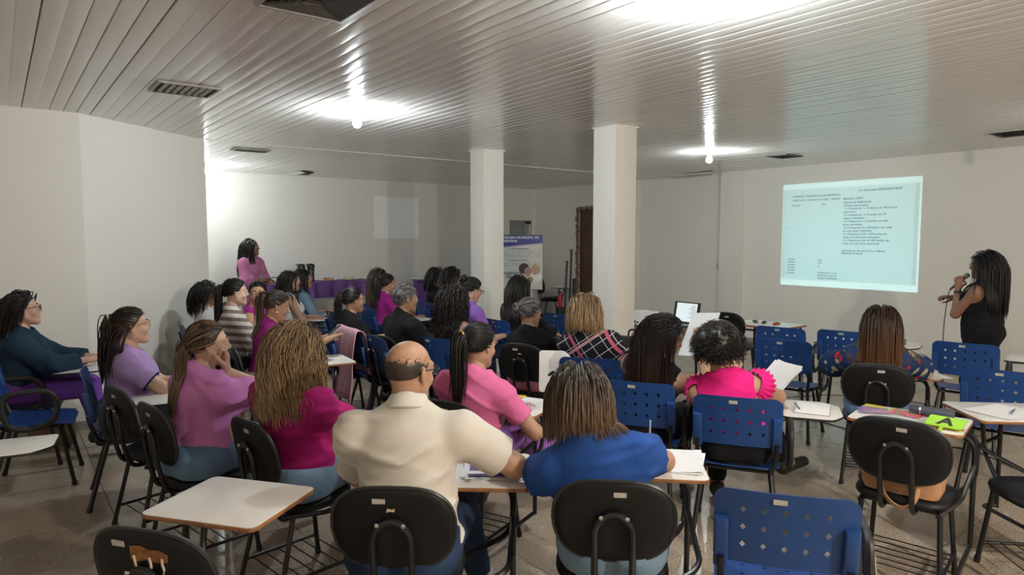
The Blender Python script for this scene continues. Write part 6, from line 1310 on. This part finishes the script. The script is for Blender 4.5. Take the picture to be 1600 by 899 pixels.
# laptop
lt_ = tag(empty('laptop', (5.74, 4.60, .747), 0), 'open laptop showing the same page beside the projector', 'laptop')
MB().rbox((-.02, -.17, 0), (.21, .17, .018), .004).build('keyboard_base', M_BLKPLASTIC, lt_)
Ml = Matrix.Translation((.20, 0, .016)) @ Matrix.Rotation(math.radians(12), 4, 'Y')
MB().box((0, -.17, 0), (.008, .17, .235), M=Ml).build('lid', M_BLKPLASTIC, lt_, smooth=False)
sc = MB().box((-.0012, -.135, .018), (0, .135, .222), M=Ml).build('screen', emis('laptop_screen', (.80, .90, .92), .75), lt_, smooth=False)
for k in range(9): MB().box((-.002, -.12+(.0 if k < 5 else .02), .19-.016*k), (-.0011, -.12+.05+.02*(k % 3), .194-.016*k), M=Ml).build('screen_text', M_INK, sc, smooth=False)
# far desk with clutter
fd_ = ah(1205, 506, .74); simple_desk(fd_.x-.3, fd_.y-.30, fd_.x+.22, fd_.y+.36, .74, 'far white desk with small things in front of the projector wall')
for k, (dy, c_, lb) in enumerate(((-.10, (.45, .12, .04), 'small orange lid on the far white desk'), (.05, (.05, .05, .06), 'small dark remote on the far white desk'), (.16, (.1, .1, .12), 'dark pen case on the far white desk'))):
    t = tag(empty('small_item', (fd_.x-.06, fd_.y+dy, .742), .4*k), lb, 'small item'); MB().rbox((-.05, -.02, 0), (.05, .02, .022), .005).build('case', mat('item_%d' % k, c_, .4), t); MB().rbox((-.03, -.012, .022), (.03, .012, .027), .003).build('top_part', M_INK, t)
# microphone and cable
i = PEOPLE['presenter']; W, d, nm, cu = i['hands'][-1]; up = unit(V3(.05, -.28, .9)); th_ = unit(np.cross(nm, d)); cpt = W+d*.075+nm*.030; md_ = unit(i['hc']+i['Rh']@V3(0, .10, -.065)-cpt)
A = world_of(i, cpt-md_*.11); B = world_of(i, cpt+md_*.075); D_ = (B-A).normalized(); mic = tag(empty('microphone', A), 'handheld microphone with silver mesh head held by the presenter', 'microphone')
Mm = D_.to_track_quat('Z', 'Y').to_matrix().to_4x4(); MB().lathe([(.008, 0), (.011, .01), (.0125, .10), (.016, .15), (.019, .165), (.019, .17)], 16, M=Mm).build('mic_body', mat('mic_grey', (.06, .06, .065), .35), mic); MB().sphere((0, 0, .188), .025, nu=16, nv=10, M=Mm).build('mesh_head', mat('mic_mesh', (.30, .30, .30), .45, metal=.8, bump=.6, bscale=400), mic)
g = A; pts = [g, g + Vector((-.01, .01, -.06)), g + Vector((-.02, .03, -.35)), g + Vector((.0, .03, -.75)), Vector((g.x, g.y, .02)), Vector((g.x+.3, g.y+.25, .006)), Vector((g.x+.1, g.y+.9, .006)), Vector((g.x-.6, g.y+1.3, .006)), Vector((g.x-1.4, g.y+1.2, .006))]
tag(MB().tube(smooth_path(pts, 8), .004, 6).build('microphone_cable', M_CABLE), 'thin black cable hanging from the presenter\'s microphone', 'cable')
Wl, dl = W-d*.035, d; wm = MB(); wm.tube([tuple(Wl-dl*.01), tuple(Wl+dl*.01)], .034, 16); wt = wm.build('wristwatch', M_BLKPLASTIC); wt.matrix_world = Matrix.Translation(i['loc'])@Matrix.Rotation(i['rz'], 4, 'Z'); tag(wt, 'black wristwatch on the presenter\'s raised wrist', 'watch')
W2, d2, n2_, _ = i['hands'][1]; q = world_of(i, W2+d2*.09+n2_*.02); cl_ = tag(empty('slide_clicker', q, .3), 'small dark clicker in the presenter\'s lower hand', 'clicker'); MB().rbox((-.06, -.012, -.01), (.06, .012, .01), .005).build('case', M_INK, cl_); MB().rbox((.01, -.006, .01), (.03, .006, .013), .002).build('button', M_STEEL, cl_)
# lanyard and tablet of the standing woman
i = PEOPLE['host']; C0 = i['C']; T_ = i['TL']; ly_ = MB()
for s_ in (-1, 1): ly_.tube(smooth_path([tuple(C0(s_*.05, -.05, T_+.0)), tuple(C0(s_*.075, .03, T_-.03)), tuple(C0(s_*.06, .14, T_-.15)), tuple(C0(s_*.012, .165, T_*.50))], 6), .006, 6, flat=.35)
lyo = ly_.build('lanyard', mat('lanyard_blue', (.03, .16, .55), .5)); lyo.matrix_world = Matrix.Translation(i['loc'])@Matrix.Rotation(i['rz'], 4, 'Z'); tag(lyo, 'blue lanyard with badge on the standing woman', 'lanyard'); bdg = MB(); q = C0(0, .17, T_*.50-.05); bdg.box((q[0]-.03, q[1]-.002, q[2]-.05), (q[0]+.03, q[1]+.002, q[2]+.05)); bdg.build('badge', mat('badge_blue', (.25, .45, .75), .4), lyo, smooth=False)
W, d, nm, cu = i['hands'][1]; q = world_of(i, W+d*.10+V3(-.03, .02, .03)); tb_ = tag(empty('tablet_device', q, i['rz']), 'flat grey tablet held by the standing woman in pink', 'tablet'); MB().rbox((-.10, -.07, -.004), (.10, .07, .004), .002).build('case', mat('tablet_grey', (.35, .36, .38), .3), tb_); MB().box((-.09, -.06, .004), (.09, .06, .0046)).build('glass', M_INK, tb_, smooth=False)
# bracelet on the woman in magenta
i = PEOPLE['magenta']; W, d, nm, cu = i['hands'][1]; br = MB(); a1 = unit(np.cross(d, V3(0, 0, 1))); a2 = np.cross(d, a1)
br.tube([tuple(W-d*.03+.036*(math.cos(t)*a1+math.sin(t)*a2)) for t in np.linspace(0, 6.28, 17)[:-1]], .006, 6, closed=True); bo = br.build('bracelet', mat('gold', (.75, .5, .18), .25, metal=1.0)); bo.matrix_world = Matrix.Translation(i['loc'])@Matrix.Rotation(i['rz'], 4, 'Z'); tag(bo, 'chunky gold bracelet on the woman in magenta', 'bracelet')
# ruffles on the hot pink blouse, white cuffs of the black T-shirt, studs of the denim jacket
i = PEOPLE['hotpink']
for s_ in (-1, 1):
    S0, E0, _ = i['arms'][s_]; ax = unit(E0-S0); out = unit(V3(s_, 0, .0)-ax*(V3(s_, 0, 0)@ax)); fwd = np.cross(ax, out); vs, fs = [], []; NU = 48
    for u in range(NU+1):
        an = -2.2+4.4*u/NU; d1 = math.cos(an)*out+math.sin(an)*fwd
        for r_, l_ in ((.062, -.045), (.072, -.02), (.085, .01), (.098, .035)): wv = 1+.10*math.sin(u*1.9)*(r_-.062)/.036; vs.append(tuple(S0-V3(s_*.01, 0, -.012)+d1*r_*wv+ax*l_))
    for u in range(NU):
        for r_ in range(3): fs.append((u*4+r_, u*4+r_+1, u*4+5+r_, u*4+4+r_))
    rf = MB().add(vs, fs).build('ruffle', HOT, i['root']); md = rf.modifiers.new('thick', 'SOLIDIFY'); md.thickness = .003
i = PEOPLE['bun']
for s_ in (-1, 1):
    S0, E0, _ = i['arms'][s_]; a_, b_2, c_2 = S0+(E0-S0)*.40, S0+(E0-S0)*.68, S0+(E0-S0)*.78
    MB().tube([tuple(a_), tuple(b_2)], .073, 18).build('white_cuff', WHITE, i['root']); MB().tube([tuple(b_2), tuple(c_2)], .071, 18).build('rose_cuff', MATS['cloth_rose_trousers'], i['root'])
i = PEOPLE['lilac']
for s_ in (-1, 1):
    S0, E0, _ = i['arms'][s_]; ax = unit(E0-S0); MB().tube([tuple(S0+(E0-S0)*.585), tuple(S0+(E0-S0)*.615)], .0735, 20).build('navy_trim', NAVY, i['root'])
i = PEOPLE['denim']; rg = random.Random(4); st_ = MB()
for k in range(70):
    s_ = rg.choice((-1, 1)); P0, P1 = i['C'](s_*.02, -.06, i['TL']-.03), i['C'](s_*.17, rg.uniform(-.06, .04), i['TL']-.10); t_ = rg.random(); p = P0*(1-t_)+P1*t_; o_ = unit(V3(s_*.2*t_, rg.uniform(-.9, .5), .7)); st_.sphere(tuple(p+o_*.062), .004, nu=6, nv=4)
st_.build('studs', M_WHITEP, i['root'])['kind'] = 'stuff'
# bags and boxes
def backpack(loc, rz, label, m, s=1.0, z0=0):
    t = tag(empty('backpack', (loc[0], loc[1], z0), rz), label, 'backpack'); vs, fs = [], []
    for k in range(9):
        f_ = k/8; w_ = .15*s*(1-.35*max(0, f_-.6)**1.2*2); d_ = .09*s*(1-.5*f_*f_); P_ = round_rect(-w_, -d_, w_, d_, d_*.7, 3); vs += [(x, y, f_*.40*s) for x, y in P_]
    n = len(P_)
    for k in range(8):
        for j in range(n): fs.append((k*n+j, k*n+(j+1) % n, (k+1)*n+(j+1) % n, (k+1)*n+j))
    fs += [tuple(range(n))[::-1], tuple(8*n+j for j in range(n))]; MB().add(vs, fs).build('bag_body', m, t)
    MB().rbox((-.10*s, -.12*s, .03), (.10*s, -.07*s, .20*s), .02).build('front_pocket', m, t)
    MB().tube(smooth_path([(-.04, .03, .39*s), (-.03, .04, .44*s), (.03, .04, .44*s), (.04, .03, .39*s)], 5), .008, 6).build('grab_handle', m, t)
    for s_ in (-1, 1): MB().tube(smooth_path([(s_*.07*s, .06*s, .37*s), (s_*.09*s, .13*s, .25*s), (s_*.08*s, .08*s, .05)], 5), .010, 6, flat=2).build('shoulder_strap', m, t)
    return t
sp = ad(986, 560, 5.1); bb = black_chair(Vector((sp.x, sp.y, 0)), 20, 'black padded chair with a dark backpack beside the column', None, 0); backpack(bb.location, bb.rotation_euler[2], 'dark backpack on the chair right of the column', cloth('charcoal', (.02, .02, .022)), 1.15, .475)
bx_ = ah(112, 690, .02); t = tag(empty('cardboard_box', (bx_.x-.12, bx_.y+.10, 0), -.2), 'brown cardboard box on the floor under the denim jacket\'s chair', 'box'); M_CB = mat('cardboard', (.20, .12, .07), .9, .2, 9)
MB().rbox((-.15, -.12, .001), (.15, .12, .25), .004).build('box_body', M_CB, t); MB().box((-.15, -.118, .25), (-.02, .118, .254), M=Matrix.Rotation(0, 4, 'X')).build('flap', M_CB, t, smooth=False); MB().box((.0, -.118, .25), (.16, .118, .254)).build('flap', M_CB, t, smooth=False)
ph_ = PEOPLE['stripe']['loc']; q = ad(398, 590, 5.2); t = tag(empty('shoulder_bag', (q.x, q.y, 0), .3), 'tan shoulder bag on the floor between orchid and magenta', 'bag'); MB().rbox((-.14, -.06, .001), (.14, .06, .24), .02).build('bag_body', mat('camel', (.30, .19, .10), .6, .2, 8), t); MB().tube(smooth_path([(-.12, 0, .23), (-.08, 0, .48), (.08, 0, .48), (.12, 0, .23)], 6), .007, 6, flat=2).build('strap', mat('strap_brown', (.16, .06, .03), .5), t)
# cable across the floor at the right
pts = [ah(1190, 660, .006), ah(1260, 655, .006), ah(1330, 672, .006), ah(1430, 690, .006), ah(1520, 705, .006), ah(1595, 735, .006), ah(1640, 745, .006)]
tag(MB().tube(smooth_path([(p.x, p.y, .006) for p in pts], 8), .005, 6).build('floor_cable', M_CABLE), 'black cable lying across the floor on the right', 'cable')
